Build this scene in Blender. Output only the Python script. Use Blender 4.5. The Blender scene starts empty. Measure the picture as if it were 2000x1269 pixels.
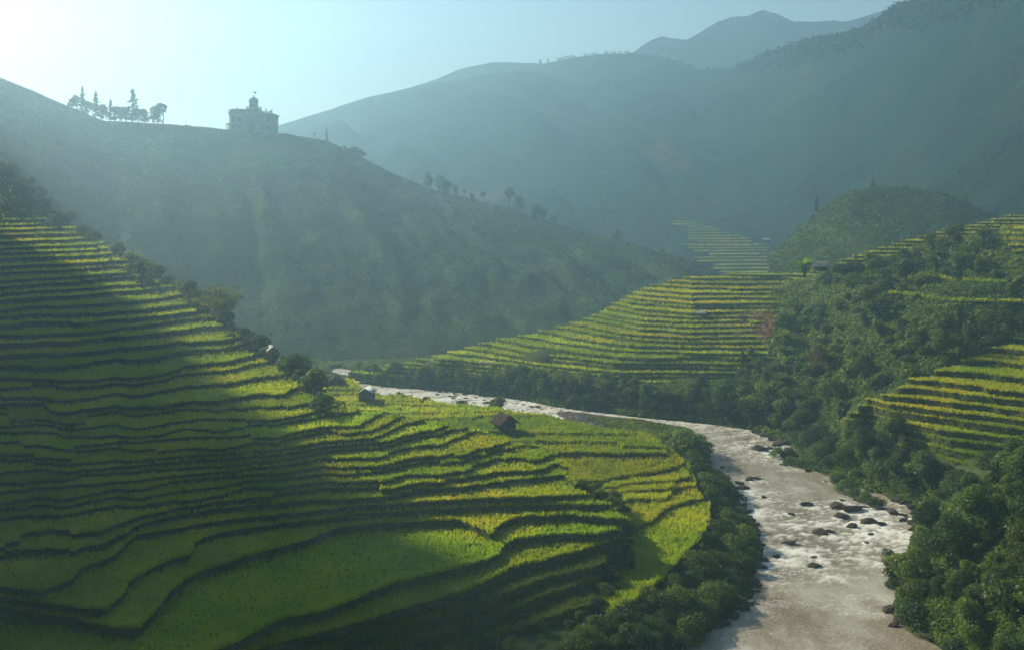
import bpy, math, random
import numpy as np

random.seed(7)
RNG = np.random.default_rng(7)
S = bpy.context.scene
COL = S.collection
R = math.radians

# ------------------------------------------------------------------ camera
F, CX, HY, HC = 1944.0, 1000.0, 400.0, 54.0      # focal length, centre column, horizon row (photo pixels); camera height (m)
cam_d = bpy.data.cameras.new('camera')
cam = bpy.data.objects.new('camera', cam_d)
COL.objects.link(cam)
cam.location = (0, 0, HC)
cam.rotation_euler = (R(90), 0, 0)
cam_d.sensor_width = 36
cam_d.lens = F / 2000 * 36
cam_d.shift_y = -(634.5 - HY) / 2000
cam_d.clip_start = 1
cam_d.clip_end = 12000
S.camera = cam

# ------------------------------------------------------------------ light
SUN_AZ, SUN_EL = -54.0, 31.0                      # degrees, azimuth from the view direction (left negative)
W_ = bpy.data.worlds.new('World')
S.world = W_
W_.use_nodes = True
nt = W_.node_tree
bg = nt.nodes['Background']
sky = nt.nodes.new('ShaderNodeTexSky')
sky.sky_type = 'NISHITA'
sky.sun_disc = False
sky.sun_elevation = R(SUN_EL)
sky.sun_rotation = R(SUN_AZ)
sky.air_density = 1.4
sky.dust_density = 0.4
sky.ozone_density = 2.5
nt.links.new(sky.outputs[0], bg.inputs[0])
bg.inputs[1].default_value = 0.05
sun_d = bpy.data.lights.new('sun', 'SUN')
sun_d.energy = 5.0
sun_d.angle = R(1.0)
sun_d.color = (1.0, 0.92, 0.70)
sun = bpy.data.objects.new('sun', sun_d)
COL.objects.link(sun)
sun.rotation_euler = (R(90 - SUN_EL), 0, R(180 - SUN_AZ))
sun.location = (-300, 300, 300)
S.view_settings.view_transform = 'Standard'
S.view_settings.look = 'None'
S.view_settings.exposure = 0.97
S.view_settings.gamma = 1
cy = S.cycles
cy.max_bounces = 6
cy.diffuse_bounces = 2
cy.glossy_bounces = 2
cy.transmission_bounces = 3
cy.volume_bounces = 2
cy.transparent_max_bounces = 4
cy.caustics_reflective = False
cy.caustics_refractive = False
cy.use_denoising = True
cy.sample_clamp_indirect = 6

# ------------------------------------------------------------------ helpers
def X(px, d):
    return (px - CX) / F * d

def depth(py, z):
    return (HC - z) * F / (py - HY)

def zrow(py, d):
    return HC - (py - HY) * d / F

def vnoise(x, y, seed=0):
    x = np.asarray(x, float); y = np.asarray(y, float)
    xi = np.floor(x).astype(np.int64); yi = np.floor(y).astype(np.int64)
    xf = x - xi; yf = y - yi
    u = xf * xf * (3 - 2 * xf); v = yf * yf * (3 - 2 * yf)
    def h(a, b):
        n = (a * 374761393 + b * 668265263 + seed * 974711) & 0xffffffff
        n = ((n ^ (n >> 13)) * 1274126177) & 0xffffffff
        return ((n ^ (n >> 16)) & 0xffff) / 65535.0
    a = h(xi, yi); b = h(xi + 1, yi); c = h(xi, yi + 1); d = h(xi + 1, yi + 1)
    return (a * (1 - u) + b * u) * (1 - v) + (c * (1 - u) + d * u) * v

def fbm(x, y, seed=0, octs=4):
    s = 0; a = 0.5; n = 0
    for i in range(octs):
        s = s + a * (vnoise(np.asarray(x) * 2 ** i, np.asarray(y) * 2 ** i, seed + i * 17) - 0.5)
        n += a; a *= 0.5
    return s / n * 2

def mk(name, V, groups, mats, parent=None, smooth=False, kind=None):
    """One mesh object from arrays: V (n,3), groups = [(faces (m,k), material index), ...]."""
    V = np.asarray(V, np.float32).reshape(-1, 3)
    me = bpy.data.meshes.new(name)
    me.vertices.add(len(V))
    me.vertices.foreach_set('co', V.ravel())
    gs = [(np.asarray(f, np.int32), m) for f, m in groups if len(f)]
    loops = np.concatenate([f.ravel() for f, m in gs])
    tot = np.concatenate([np.full(len(f), f.shape[1], np.int32) for f, m in gs])
    mi = np.concatenate([np.full(len(f), m, np.int32) for f, m in gs])
    start = np.concatenate([[0], np.cumsum(tot)[:-1]]).astype(np.int32)
    me.loops.add(len(loops))
    me.loops.foreach_set('vertex_index', loops)
    me.polygons.add(len(tot))
    me.polygons.foreach_set('loop_start', start)
    me.polygons.foreach_set('loop_total', tot)
    me.polygons.foreach_set('material_index', mi)
    if smooth is True:
        me.polygons.foreach_set('use_smooth', np.ones(len(tot), bool))
    elif smooth is not False:
        sm = np.concatenate([np.full(len(f), m in smooth, bool) for f, m in gs])
        me.polygons.foreach_set('use_smooth', sm)
    for m in mats:
        me.materials.append(m)
    me.update(calc_edges=True)
    o = bpy.data.objects.new(name, me)
    COL.objects.link(o)
    if parent is not None:
        o.parent = parent
    if kind:
        o['kind'] = kind
    return o

def grid_faces(nr, nc, off=0):
    i = np.arange(nr - 1)[:, None] * nc + np.arange(nc - 1)[None, :]
    i = i.ravel() + off
    return np.stack([i, i + 1, i + nc + 1, i + nc], 1)

# ------------------------------------------------------------------ materials
def newmat(name):
    m = bpy.data.materials.new(name)
    m.use_nodes = True
    t = m.node_tree
    for n in list(t.nodes):
        t.nodes.remove(n)
    out = t.nodes.new('ShaderNodeOutputMaterial')
    return m, t, out

def ramp(t, fac, stops):
    r = t.nodes.new('ShaderNodeValToRGB')
    el = r.color_ramp.elements
    while len(el) < len(stops):
        el.new(0.5)
    for e, (p, c) in zip(el, stops):
        e.position = p
        e.color = (*c, 1)
    t.links.new(fac, r.inputs[0])
    return r.outputs[0]

def noise_tex(t, scale, detail=4, rough=0.6, coord='Object', sc=(1, 1, 1)):
    tc = t.nodes.new('ShaderNodeTexCoord')
    mp = t.nodes.new('ShaderNodeMapping')
    mp.inputs['Scale'].default_value = sc
    t.links.new(tc.outputs[coord], mp.inputs[0])
    n = t.nodes.new('ShaderNodeTexNoise')
    n.inputs['Scale'].default_value = scale
    n.inputs['Detail'].default_value = detail
    n.inputs['Roughness'].default_value = rough
    t.links.new(mp.outputs[0], n.inputs['Vector'])
    return n.outputs[0]

def mixc(t, fac, a, b, mode='MIX'):
    m = t.nodes.new('ShaderNodeMix')
    m.data_type = 'RGBA'
    m.blend_type = mode
    for s, v in ((m.inputs[0], fac), (m.inputs[6], a), (m.inputs[7], b)):
        if isinstance(v, (int, float)):
            s.default_value = v
        elif isinstance(v, tuple):
            s.default_value = (*v, 1)
        else:
            t.links.new(v, s)
    return m.outputs[2]

def surf(name, stops, scale, detail=5, bump=0.0, bscale=None, rough=0.9, extra=None, sc=(1, 1, 1), bdist=0.3):
    m, t, out = newmat(name)
    col = ramp(t, noise_tex(t, scale, detail, sc=sc), stops)
    if extra:
        s2, st2, f2 = extra
        col = mixc(t, f2, col, ramp(t, noise_tex(t, s2, 3), st2), 'MULTIPLY')
    p = t.nodes.new('ShaderNodeBsdfPrincipled')
    p.inputs['Roughness'].default_value = rough
    p.inputs['Specular IOR Level'].default_value = 0.0 if rough > 0.8 else 0.3
    t.links.new(col, p.inputs['Base Color'])
    if bump:
        b = t.nodes.new('ShaderNodeBump')
        b.inputs['Strength'].default_value = bump
        b.inputs['Distance'].default_value = bdist
        t.links.new(noise_tex(t, bscale or scale * 3, 5, 0.7), b.inputs['Height'])
        t.links.new(b.outputs[0], p.inputs['Normal'])
    t.links.new(p.outputs[0], out.inputs[0])
    return m

def leafmat(name, stops, trans=0.45, scale=0.15, tint=None, rnd=0.0, gloss=0.015):
    """Leaf or blade: diffuse + translucent, colour varied over the ground and by object."""
    m, t, out = newmat(name)
    col = ramp(t, noise_tex(t, scale, 4, 0.65), stops)
    if rnd:
        oi = t.nodes.new('ShaderNodeObjectInfo')
        h = t.nodes.new('ShaderNodeHueSaturation')
        mr = t.nodes.new('ShaderNodeMapRange')
        mr.inputs['To Min'].default_value = 1 - rnd
        mr.inputs['To Max'].default_value = 1 + rnd
        t.links.new(oi.outputs['Random'], mr.inputs[0])
        t.links.new(mr.outputs[0], h.inputs['Value'])
        mh = t.nodes.new('ShaderNodeMapRange')
        mh.inputs['To Min'].default_value = 0.49
        mh.inputs['To Max'].default_value = 0.522
        mu = t.nodes.new('ShaderNodeMath')
        mu.operation = 'FRACT'
        ml = t.nodes.new('ShaderNodeMath')
        ml.operation = 'MULTIPLY'
        ml.inputs[1].default_value = 7.31
        t.links.new(oi.outputs['Random'], ml.inputs[0])
        t.links.new(ml.outputs[0], mu.inputs[0])
        t.links.new(mu.outputs[0], mh.inputs[0])
        t.links.new(mh.outputs[0], h.inputs['Hue'])
        t.links.new(col, h.inputs['Color'])
        col = h.outputs[0]
    d = t.nodes.new('ShaderNodeBsdfDiffuse')
    tr = t.nodes.new('ShaderNodeBsdfTranslucent')
    t.links.new(col, d.inputs[0])
    if tint:
        t.links.new(mixc(t, 1.0, col, tint, 'MULTIPLY'), tr.inputs[0])
    else:
        t.links.new(col, tr.inputs[0])
    mx = t.nodes.new('ShaderNodeMixShader')
    mx.inputs[0].default_value = trans
    t.links.new(d.outputs[0], mx.inputs[1])
    t.links.new(tr.outputs[0], mx.inputs[2])
    g = t.nodes.new('ShaderNodeBsdfGlossy')
    g.inputs['Roughness'].default_value = 0.5
    m2 = t.nodes.new('ShaderNodeMixShader')
    m2.inputs[0].default_value = gloss
    t.links.new(mx.outputs[0], m2.inputs[1])
    t.links.new(g.outputs[0], m2.inputs[2])
    t.links.new(m2.outputs[0], out.inputs[0])
    return m

M = {}
M['rice'] = leafmat('rice', [(0.3, (0.15, 0.225, 0.008)), (0.5, (0.24, 0.30, 0.009)), (0.66, (0.36, 0.345, 0.012)), (0.74, (0.20, 0.25, 0.01))], 0.6, 0.07, (1.5, 1.35, 0.8), rnd=0.24)
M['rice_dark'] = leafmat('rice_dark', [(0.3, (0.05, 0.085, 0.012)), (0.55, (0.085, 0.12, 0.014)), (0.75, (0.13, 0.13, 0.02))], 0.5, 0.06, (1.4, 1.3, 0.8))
M['rice_gold'] = leafmat('rice_gold', [(0.35, (0.20, 0.28, 0.01)), (0.52, (0.33, 0.35, 0.012)), (0.7, (0.48, 0.40, 0.016))], 0.55, 0.03, (1.4, 1.25, 0.8), rnd=0.15)
M['ricebed'] = surf('rice_bed', [(0.3, (0.08, 0.14, 0.008)), (0.7, (0.15, 0.20, 0.01))], 0.6, 6, 0.8, 3.0)
M['bank'] = surf('terrace_bank', [(0.3, (0.035, 0.058, 0.012)), (0.5, (0.055, 0.08, 0.018)), (0.66, (0.10, 0.09, 0.035)), (0.8, (0.15, 0.11, 0.065))], 0.5, 6, 0.9, 2.0)
M['bank_green'] = surf('grassy_bank', [(0.3, (0.055, 0.085, 0.014)), (0.55, (0.085, 0.12, 0.02)), (0.75, (0.13, 0.125, 0.04))], 0.5, 6, 0.9, 2.0)
M['bankgrass'] = leafmat('bank_grass', [(0.3, (0.045, 0.075, 0.012)), (0.55, (0.08, 0.115, 0.016)), (0.75, (0.15, 0.125, 0.045))], 0.4, 0.3, (1.4, 1.3, 0.8))
M['bankgrass_light'] = leafmat('bank_grass_light', [(0.3, (0.08, 0.12, 0.012)), (0.6, (0.13, 0.165, 0.015)), (0.8, (0.20, 0.18, 0.04))], 0.45, 0.3, (1.4, 1.3, 0.8))
M['bank_brown'] = surf('terrace_bank_brown', [(0.3, (0.04, 0.06, 0.014)), (0.5, (0.06, 0.07, 0.02)), (0.7, (0.11, 0.085, 0.04))], 0.5, 6, 0.9, 2.0)
M['scrub'] = surf('scrub_ground', [(0.25, (0.03, 0.05, 0.014)), (0.5, (0.05, 0.08, 0.02)), (0.7, (0.085, 0.105, 0.03)), (0.85, (0.12, 0.10, 0.05))], 0.12, 9, 1.0, 0.6, bdist=0.8)
M['bankground'] = surf('river_bank', [(0.25, (0.03, 0.045, 0.012)), (0.5, (0.05, 0.07, 0.02)), (0.68, (0.09, 0.085, 0.04)), (0.85, (0.13, 0.10, 0.06))], 0.25, 8, 1.0, 1.2, bdist=0.5)
M['ridge'] = surf('ridge_slope', [(0.25, (0.022, 0.045, 0.018)), (0.45, (0.035, 0.062, 0.024)), (0.64, (0.055, 0.075, 0.03)), (0.8, (0.15, 0.105, 0.065))], 0.035, 10, 0.7, 0.25, sc=(1, 1, 0.35), bdist=1.5)
M['mountain'] = surf('mountain_slope', [(0.25, (0.008, 0.02, 0.018)), (0.5, (0.013, 0.03, 0.024)), (0.62, (0.02, 0.036, 0.026)), (0.68, (0.06, 0.06, 0.03)), (0.74, (0.025, 0.04, 0.026))], 0.012, 10, 1.0, 0.1, bdist=5.0)
M['far'] = surf('far_range', [(0.3, (0.02, 0.04, 0.03)), (0.7, (0.04, 0.06, 0.035))], 0.01, 8, 1.0, 0.06, bdist=8.0)

# ------------------------------------------------------------------ haze: one closed box of even air
def haze_box():
    x0, x1, y0, y1, z0, z1 = -1500, 1700, -60, 1720, -8, 356
    V = [(x, y, z) for z in (z0, z1) for y in (y0, y1) for x in (x0, x1)]
    Fc = np.array([(0, 2, 3, 1), (4, 5, 7, 6), (0, 1, 5, 4), (2, 6, 7, 3), (0, 4, 6, 2), (1, 3, 7, 5)])
    m, t, out = newmat('haze_air')
    p = t.nodes.new('ShaderNodeVolumePrincipled')
    p.inputs['Color'].default_value = (0.52, 0.79, 1.0, 1)
    p.inputs['Density'].default_value = 0.00064
    p.inputs['Anisotropy'].default_value = 0.64
    t.links.new(p.outputs[0], out.inputs['Volume'])
    return mk('haze', V, [(Fc, 0)], [m], kind='stuff')
haze_box()

# ------------------------------------------------------------------ terraced slopes
class Slope:
    """A slope seen in columns: contour curves (level, [(column, row)]) give the depth of every level in every column."""
    def __init__(self, px, macros, crest, lo=None, hi=None):
        self.px = px
        self.crest = crest          # rows (px, z, depth)
        self.lo, self.hi = lo, hi
        self.anch = []
        cz = np.interp(px, crest[:, 0], crest[:, 1])
        cd = np.interp(px, crest[:, 0], crest[:, 2])
        self.cz, self.cd = cz, cd
        cur = []
        for z, keys, a, b in macros:
            k = np.array(keys, float)
            if k.shape[1] == 3:
                dd = np.interp(px, k[:, 0], k[:, 2])
            else:
                dd = depth(np.interp(px, k[:, 0], k[:, 1]), z)
            cur.append((z, dd, a, b))
        for i, p in enumerate(px):
            zs, ds = [], []
            for z, dd, a, b in cur:
                if a <= p <= b and z < cz[i] - 0.05:
                    if ds and dd[i] < ds[-1] + 0.4:
                        zs.append(z); ds.append(ds[-1] + 0.4)
                    else:
                        zs.append(z); ds.append(dd[i])
            top = max(cd[i], (ds[-1] + 0.5) if ds else cd[i])
            zs.append(cz[i]); ds.append(top)
            self.cd[i] = top
            self.anch.append((np.array(zs), np.array(ds)))
    def level(self, z):
        out = np.empty(len(self.px))
        for i, (zs, ds) in enumerate(self.anch):
            if z < zs[0]:
                out[i] = ds[0] - (zs[0] - z) * 2.0
            else:
                out[i] = np.interp(z, zs, ds)
        return out
    def height(self, px, d):
        i = int(np.clip(np.searchsorted(self.px, px), 0, len(self.px) - 1))
        zs, ds = self.anch[i]
        return float(np.interp(d, ds, zs, left=zs[0] - (ds[0] - d) * 0.4))

def steps_noise(px, rng, lo=110, hi=330, amp=0.5, width=5):
    """Piecewise offsets with sharp joints: where one plot ends and its neighbour lies a bit further back."""
    x = px[0] - 50; xs, vs = [], []
    v = rng.uniform(-amp, amp)
    while x < px[-1] + 100:
        ln = rng.uniform(lo, hi)
        xs += [x, x + ln]; vs += [v, v + rng.uniform(-0.15, 0.15)]
        x += ln + width
        v = rng.uniform(-amp, amp)
    return np.interp(px, xs, vs)

def tufts(px, zt, Df, Db, dens, rng, zf=None, cover=None, tall=0.55, cmin=-160, cmax=2160, maxn=40000):
    """Blades of rice standing on a tread; even in the picture area so near and far fields are equally fine."""
    V = []; 
    ok = (px >= cmin) & (px <= cmax)
    if ok.sum() < 2:
        return np.zeros((0, 3)), np.zeros((0, 3), int)
    p = px[ok]; a = Df[ok]; b = Db[ok]
    ya = HY + (HC - zt) * F / a; yb = HY + (HC - zt) * F / b
    step = np.abs(np.gradient(p))
    vis = np.clip(np.minimum(ya, 1300) - yb, 0, None)
    tread = np.clip(b - a, 0, None)
    w = (vis + tread * 0.35 * F / a * 0.25) * step
    n = int(w.sum() / dens)
    n = min(n, maxn)
    if n < 5:
        return np.zeros((0, 3)), np.zeros((0, 3), int)
    i = rng.choice(len(p), n, p=w / w.sum())
    u = rng.random(n)
    pj = p[i] + (rng.random(n) - 0.5) * step[i]
    # more blades on the lip
    lip = rng.random(n) < 0.22
    u = np.where(lip, u * 0.08, u)
    d = 1.0 / ((1 - u) / a[i] + u / b[i])
    x = (pj - CX) / F * d
    y = d
    if cover is not None:
        keep = ~cover(pj, d)
        x, y, d = x[keep], y[keep], d[keep]
        n = len(x)
    nb = 3
    x = np.repeat(x, nb); y = np.repeat(y, nb); d = np.repeat(d, nb)
    n3 = len(x)
    sc = np.clip(d / 130.0, 0.75, 2.0)
    clump = 0.75 + 0.5 * vnoise(x * 0.8, y * 0.8, 5)
    h = tall * np.sqrt(sc) * rng.uniform(0.7, 1.25, n3) * clump
    wd = 0.10 * sc * rng.uniform(0.7, 1.3, n3)
    az = rng.uniform(0, 2 * np.pi, n3)
    ln = rng.uniform(0.1, 0.55, n3) * h
    tz = rng.uniform(0, 2 * np.pi, n3)
    bx = x + rng.normal(0, 0.08, n3) * sc; by = y + rng.normal(0, 0.08, n3) * sc
    z0 = np.full(n3, zt - 0.05)
    P0 = np.stack([bx - np.cos(az) * wd, by - np.sin(az) * wd, z0], 1)
    P1 = np.stack([bx + np.cos(az) * wd, by + np.sin(az) * wd, z0], 1)
    P2 = np.stack([bx + np.cos(tz) * ln, by + np.sin(tz) * ln, z0 + h], 1)
    Vv = np.stack([P0, P1, P2], 1).reshape(-1, 3)
    return Vv, np.arange(len(Vv)).reshape(-1, 3)

def plate(name, parent, px, zt, Df, Db, drop, mats, rng, dens=3.0, lean=0.22, cover=None, tall=0.55, maxn=40000, rows=3):
    """One terrace: a level bed with earth banks all round it and the rice standing on it."""
    nc = len(px)
    tt = np.linspace(0, 1, rows) ** 1.3
    V = []
    for j, t in enumerate(tt):
        d = Df * (1 - t) + Db * t
        x = (px - CX) / F * d
        z = zt + 0.06 * fbm(x * 0.3, d * 0.3, 3) - (0.06 if j == 0 else 0)
        V.append(np.stack([x, d, z], 1))
    top = np.concatenate(V)
    faces = grid_faces(rows, nc)
    idx = np.arange(rows * nc).reshape(rows, nc)
    loop = np.concatenate([idx[0], idx[1:, -1], idx[-1, -2::-1], idx[-2:0:-1, 0]])
    P = top[loop].copy()
    nfront = nc
    lowv = P.copy(); lowv[:, 2] -= drop
    midv = P.copy(); midv[:, 2] -= drop * 0.45
    w = 0.25 * fbm(P[:, 0] * 0.9, P[:, 1] * 0.9, 11, 3)
    lowv[:nfront, 1] -= lean * drop
    midv[:nfront, 1] -= lean * drop * 0.3 + w[:nfront] * 0.6
    n0 = len(top); L = len(loop)
    VV = np.concatenate([top, midv, lowv])
    a = loop; a2 = np.roll(loop, -1)
    k = np.arange(L); k2 = np.roll(k, -1)
    side = np.concatenate([np.stack([a2, a, n0 + k, n0 + k2], 1), np.stack([n0 + k2, n0 + k, n0 + L + k, n0 + L + k2], 1)])
    tv, tf = tufts(px, zt, Df, Db, dens, rng, cover=cover, tall=tall, maxn=maxn)
    groups = [(faces, 0), (side, 1)]
    if len(tv):
        groups.append((tf + len(VV), 2))
        VV = np.concatenate([VV, tv])
    # grass hanging on the front bank
    vis = (px >= -40) & (px <= 2040)
    m = int(vis.sum() * 5)
    if m > 30:
        i = rng.choice(np.where(vis)[0], m)
        t = rng.random(m)
        jit = rng.random(m)
        i2 = np.minimum(i + 1, nc - 1)
        base = (top[i] * (1 - jit)[:, None] + top[i2] * jit[:, None])
        vis_drop = min(drop, 1.8)
        base[:, 2] -= t * vis_drop * 0.9
        base[:, 1] -= lean * vis_drop * t * 0.6 + 0.05
        s = 0.30 * np.clip(base[:, 1] / 140, 0.8, 2.0) * rng.uniform(0.6, 1.4, m)
        an = rng.uniform(-0.6, 0.6, m)
        ta = np.stack([base[:, 0] - s * 0.35, base[:, 1], base[:, 2] - s * 0.3], 1)
        tb = np.stack([base[:, 0] + s * 0.35, base[:, 1], base[:, 2] - s * 0.3], 1)
        tc = np.stack([base[:, 0] + s * an, base[:, 1] - s * rng.uniform(0.1, 0.9, m), base[:, 2] + s * rng.uniform(0.2, 0.9, m)], 1)
        gv = np.stack([ta, tb, tc], 1).reshape(-1, 3)
        groups.append((np.arange(len(gv)).reshape(-1, 3) + len(VV), 3))
        VV = np.concatenate([VV, gv])
        mats = list(mats) + ([M['rice']] if len(mats) < 3 else []) + [M['bankgrass_light'] if mats[1] is M['bank_green'] else M['bankgrass']]
    return mk(name, VV, groups, mats, parent)

# ---- the near hillside: contour curves read as (column, row)
BIG = 1e6
near_macros = [
    (4.0, [(-600, 1540), (600, 1400), (700, 1330), (900, 1270), (1000, 1230), (1100, 1200), (1160, 1180)], -BIG, 1160),
    (5.0, [(-600, 1480), (600, 1340), (700, 1290), (900, 1225), (1000, 1190), (1075, 1160), (1150, 1135), (1170, 1130)], -BIG, 1170),
    (6.0, [(-600, 1420), (500, 1330), (700, 1245), (850, 1205), (950, 1175), (1050, 1135), (1150, 1110), (1182, 1100)], -BIG, 1182),
    (7.2, [(-600, 1360), (300, 1340), (500, 1266), (700, 1213), (815, 1178), (900, 1157), (1000, 1108), (1055, 1095), (1155, 1068), (1200, 1052)], -BIG, 1200),
    (8.4, [(-600, 1300), (200, 1300), (330, 1290), (437, 1266), (481, 1240), (555, 1207), (629, 1192), (703, 1163), (770, 1137), (840, 1121), (910, 1105), (970, 1086), (985, 1062), (1010, 1052), (1085, 1042), (1165, 1042), (1215, 1032)], -BIG, 1215),
    (9.6, [(-600, 1160), (0, 1185), (140, 1205), (215, 1224), (272, 1226), (300, 1195), (329, 1155), (374, 1122), (425, 1103), (518, 1074), (592, 1055), (659, 1029), (740, 1020), (900, 1014), (960, 1040), (975, 1022), (1010, 1010), (1100, 1004), (1225, 1014)], -BIG, 1225),
    (10.6, [(-600, 1150), (0, 1170), (140, 1186), (205, 1188), (238, 1162), (250, 1135), (300, 1105), (372, 1080), (380, 1058), (420, 1040), (500, 1027), (700, 1002), (1000, 985), (1190, 985)], -BIG, 1190),
    (11.6, [(-600, 1120), (0, 1160), (75, 1155), (138, 1132), (158, 1108), (222, 1083), (248, 1058), (262, 1043), (330, 1032), (450, 1012), (650, 992), (1000, 972), (1140, 965)], -BIG, 1140),
    (14.0, [(-600, 1000), (0, 1018), (185, 990), (385, 972), (481, 946), (585, 942), (760, 932), (943, 915), (1037, 908), (1080, 886)], -BIG, 1080),
    (16.2, [(-600, 920), (0, 950), (314, 918), (433, 912), (600, 892), (687, 881), (792, 873), (862, 864), (932, 841)], -BIG, 932),
    (18.0, [(-600, 885), (0, 897), (260, 885), (400, 880), (600, 862), (708, 843), (810, 820)], -BIG, 810),
    (19.5, [(-600, 845), (0, 852), (330, 845), (450, 838), (600, 822), (708, 804)], -BIG, 708),
    (20.5, [(-600, 818), (0, 824), (400, 815), (600, 800), (640, 794)], -BIG, 640),
    (24.0, [(-600, 735), (0, 742), (300, 725), (450, 705), (520, 690)], -BIG, 520),
    (28.0, [(-600, 664), (0, 666), (300, 645), (450, 632)], -BIG, 450),
    (32.0, [(-600, 606), (0, 608), (200, 597), (385, 582)], -BIG, 385),
    (36.0, [(-600, 557), (0, 558), (310, 536)], -BIG, 310),
    (40.0, [(-600, 513), (0, 513), (250, 502)], -BIG, 250),
    (44.0, [(-600, 475), (0, 475), (190, 468)], -BIG, 190),
    (48.0, [(-600, 441), (0, 441), (120, 438)], -BIG, 120),
]
near_crest = np.array([(-600, 100, 400), (-200, 82, 362), (0, 69.5, 335), (80, 57, 325), (120, 50, 318), (160, 46.5, 305), (190, 44, 296), (250, 40, 273), (310, 36, 262), (385, 32, 239), (450, 28, 219),
                       (520, 24, 202), (600, 22, 184), (640, 20.5, 169), (708, 19.5, 169), (761, 18.8, 169), (810, 18, 168.5), (873, 17.2, 168.5), (932, 16.2, 168.5), (976, 15.5, 164), (1030, 14.9, 165), (1080, 14.2, 161),
                       (1104, 13.5, 156), (1125, 12.5, 148), (1140, 11.7, 146), (1190, 10.7, 145), (1225, 9.7, 144.5)], float)
npx = np.arange(-620, 1226, 5.0)
near = Slope(npx, near_macros, near_crest)
end_low = {4.0: 1160, 5.0: 1170, 6.0: 1182, 7.2: 1200, 8.4: 1215, 9.6: 1225}
def near_end(z):
    if z in end_low:
        return end_low[z]
    c = near_crest[4:]
    return float(np.interp(-z, -c[:, 1], c[:, 0]))
levels = [4.0, 5.0, 6.0, 7.2, 8.4, 9.6, 10.6, 11.6, 12.5, 13.3, 14.0]
z = 14.0
while z < 20.4:
    z += 0.62; levels.append(round(z, 3))
while z < 24:
    z += 0.85; levels.append(round(z, 3))
while z < 49:
    z += random.uniform(1.05, 1.45); levels.append(round(z, 3))
DL = [near.level(zz) for zz in levels]
rng = np.random.default_rng(21)
common = fbm(npx / 90.0, npx * 0, 4, 3)
for k, zz in enumerate(levels):
    tr = (DL[k + 1] - DL[k]) if k + 1 < len(levels) else np.full(len(npx), 3.0)
    tr = np.clip(tr, 0.4, 4.0)
    if zz > 12:
        DL[k] = DL[k] + tr * (steps_noise(npx, rng, 80, 300, 0.85) + 0.5 * fbm(npx / 70.0, npx * 0 + k, 9, 3) + 1.1 * common)
    else:
        DL[k] = DL[k] + 0.35 * fbm(npx / 25.0, npx * 0 + k, 9, 3)
for k in range(1, len(levels)):
    DL[k] = np.maximum(DL[k], DL[k - 1] + 0.45)

# base of the near hillside
def near_base():
    rows = 110
    V = np.zeros((rows, len(npx), 3))
    for i, p in enumerate(npx):
        zs, ds = near.anch[i]
        zc, dc = near.cz[i], near.cd[i]
        zz = [1.5, zs[0] - 1.2] if zs[0] > 3 else [zs[0] - 3, zs[0] - 1.2]
        dd = [min(75, ds[0] - 12), ds[0] - 0.1]
        zz += list(zs[1:-1] - 1.15); dd += list(ds[1:-1])
        zz += [zc - 0.55, zc - 1.6]; dd += [dc, dc + 6]
        g = np.interp(p, [-600, 0, 130, 300, 420, 520, 640, 1000, 1225], [90, 62, 44, 24, 12, 6, 4, 3, 2])
        gl = np.interp(p, [-600, 0, 130, 300, 420, 640, 1000, 1225], [40, 30, 40, 55, 50, 50, 35, 20])
        zz += [g, g - 2]; dd += [dc + gl, dc + gl + 20]
        # rows: evenly along depth with more rows on the slope
        d = np.interp(np.linspace(0, 1, rows), [0, 0.1, 0.8, 1], [dd[0], dd[1], dd[-3], dd[-1]])
        zq = np.interp(d, dd, zz)
        V[:, i, 0] = X(p, d); V[:, i, 1] = d; V[:, i, 2] = zq
    n = fbm(V[..., 0] * 0.09, V[..., 1] * 0.09, 31, 5)
    free = np.clip((V[..., 1] - near.cd[None, :] + 2) / 6, 0, 1)
    high = np.clip((V[..., 2] - 47) / 5, 0, 1)
    V[..., 2] += n * 1.6 * np.maximum(free * np.clip((1100 - npx) / 300, 0.15, 1)[None, :], high)
    V = V[:, npx <= 1112]
    o = mk('hillside', V.reshape(-1, 3), [(grid_faces(rows, V.shape[1]), 0)], [M['scrub']], smooth=True, kind='structure')
    return o, V
hillside, NB = near_base()
near_terraces = []
for k, zz in enumerate(levels):
    e = near_end(zz)
    sel = npx <= e
    if sel.sum() < 4:
        continue
    p = npx[sel]; Df = DL[k][sel].copy()
    if k + 1 < len(levels):
        e2 = near_end(levels[k + 1])
        Db = DL[k + 1][sel] + 0.6
    else:
        e2 = e
        Db = Df + 3.0
    if e2 < e:
        t = np.clip((p - e2) / max(e - e2, 1), 0, 1)
        j = np.searchsorted(p, e2) - 1
        d2 = Db[max(j, 0)]
        endD = Df[-1] + 0.25
        Db = np.where(p > e2, np.maximum(d2 * (1 - t) + endD * t, Df + 0.25), Db)
    drop = (zz - levels[k - 1] if k else 1.5) + 0.7
    if e > 1112:
        drop = zz - 2.0
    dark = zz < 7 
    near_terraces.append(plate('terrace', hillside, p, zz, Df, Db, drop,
        [M['ricebed'], M['bank'], M['rice_dark'] if dark else M['rice']], rng, dens=5.0, maxn=22000, tall=0.40 if zz > 11 else 0.5, rows=3 if zz > 12 else 5, lean=0.22 if e <= 1112 else 0.22 * 1.6 / (zz - 2.0)))

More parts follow.
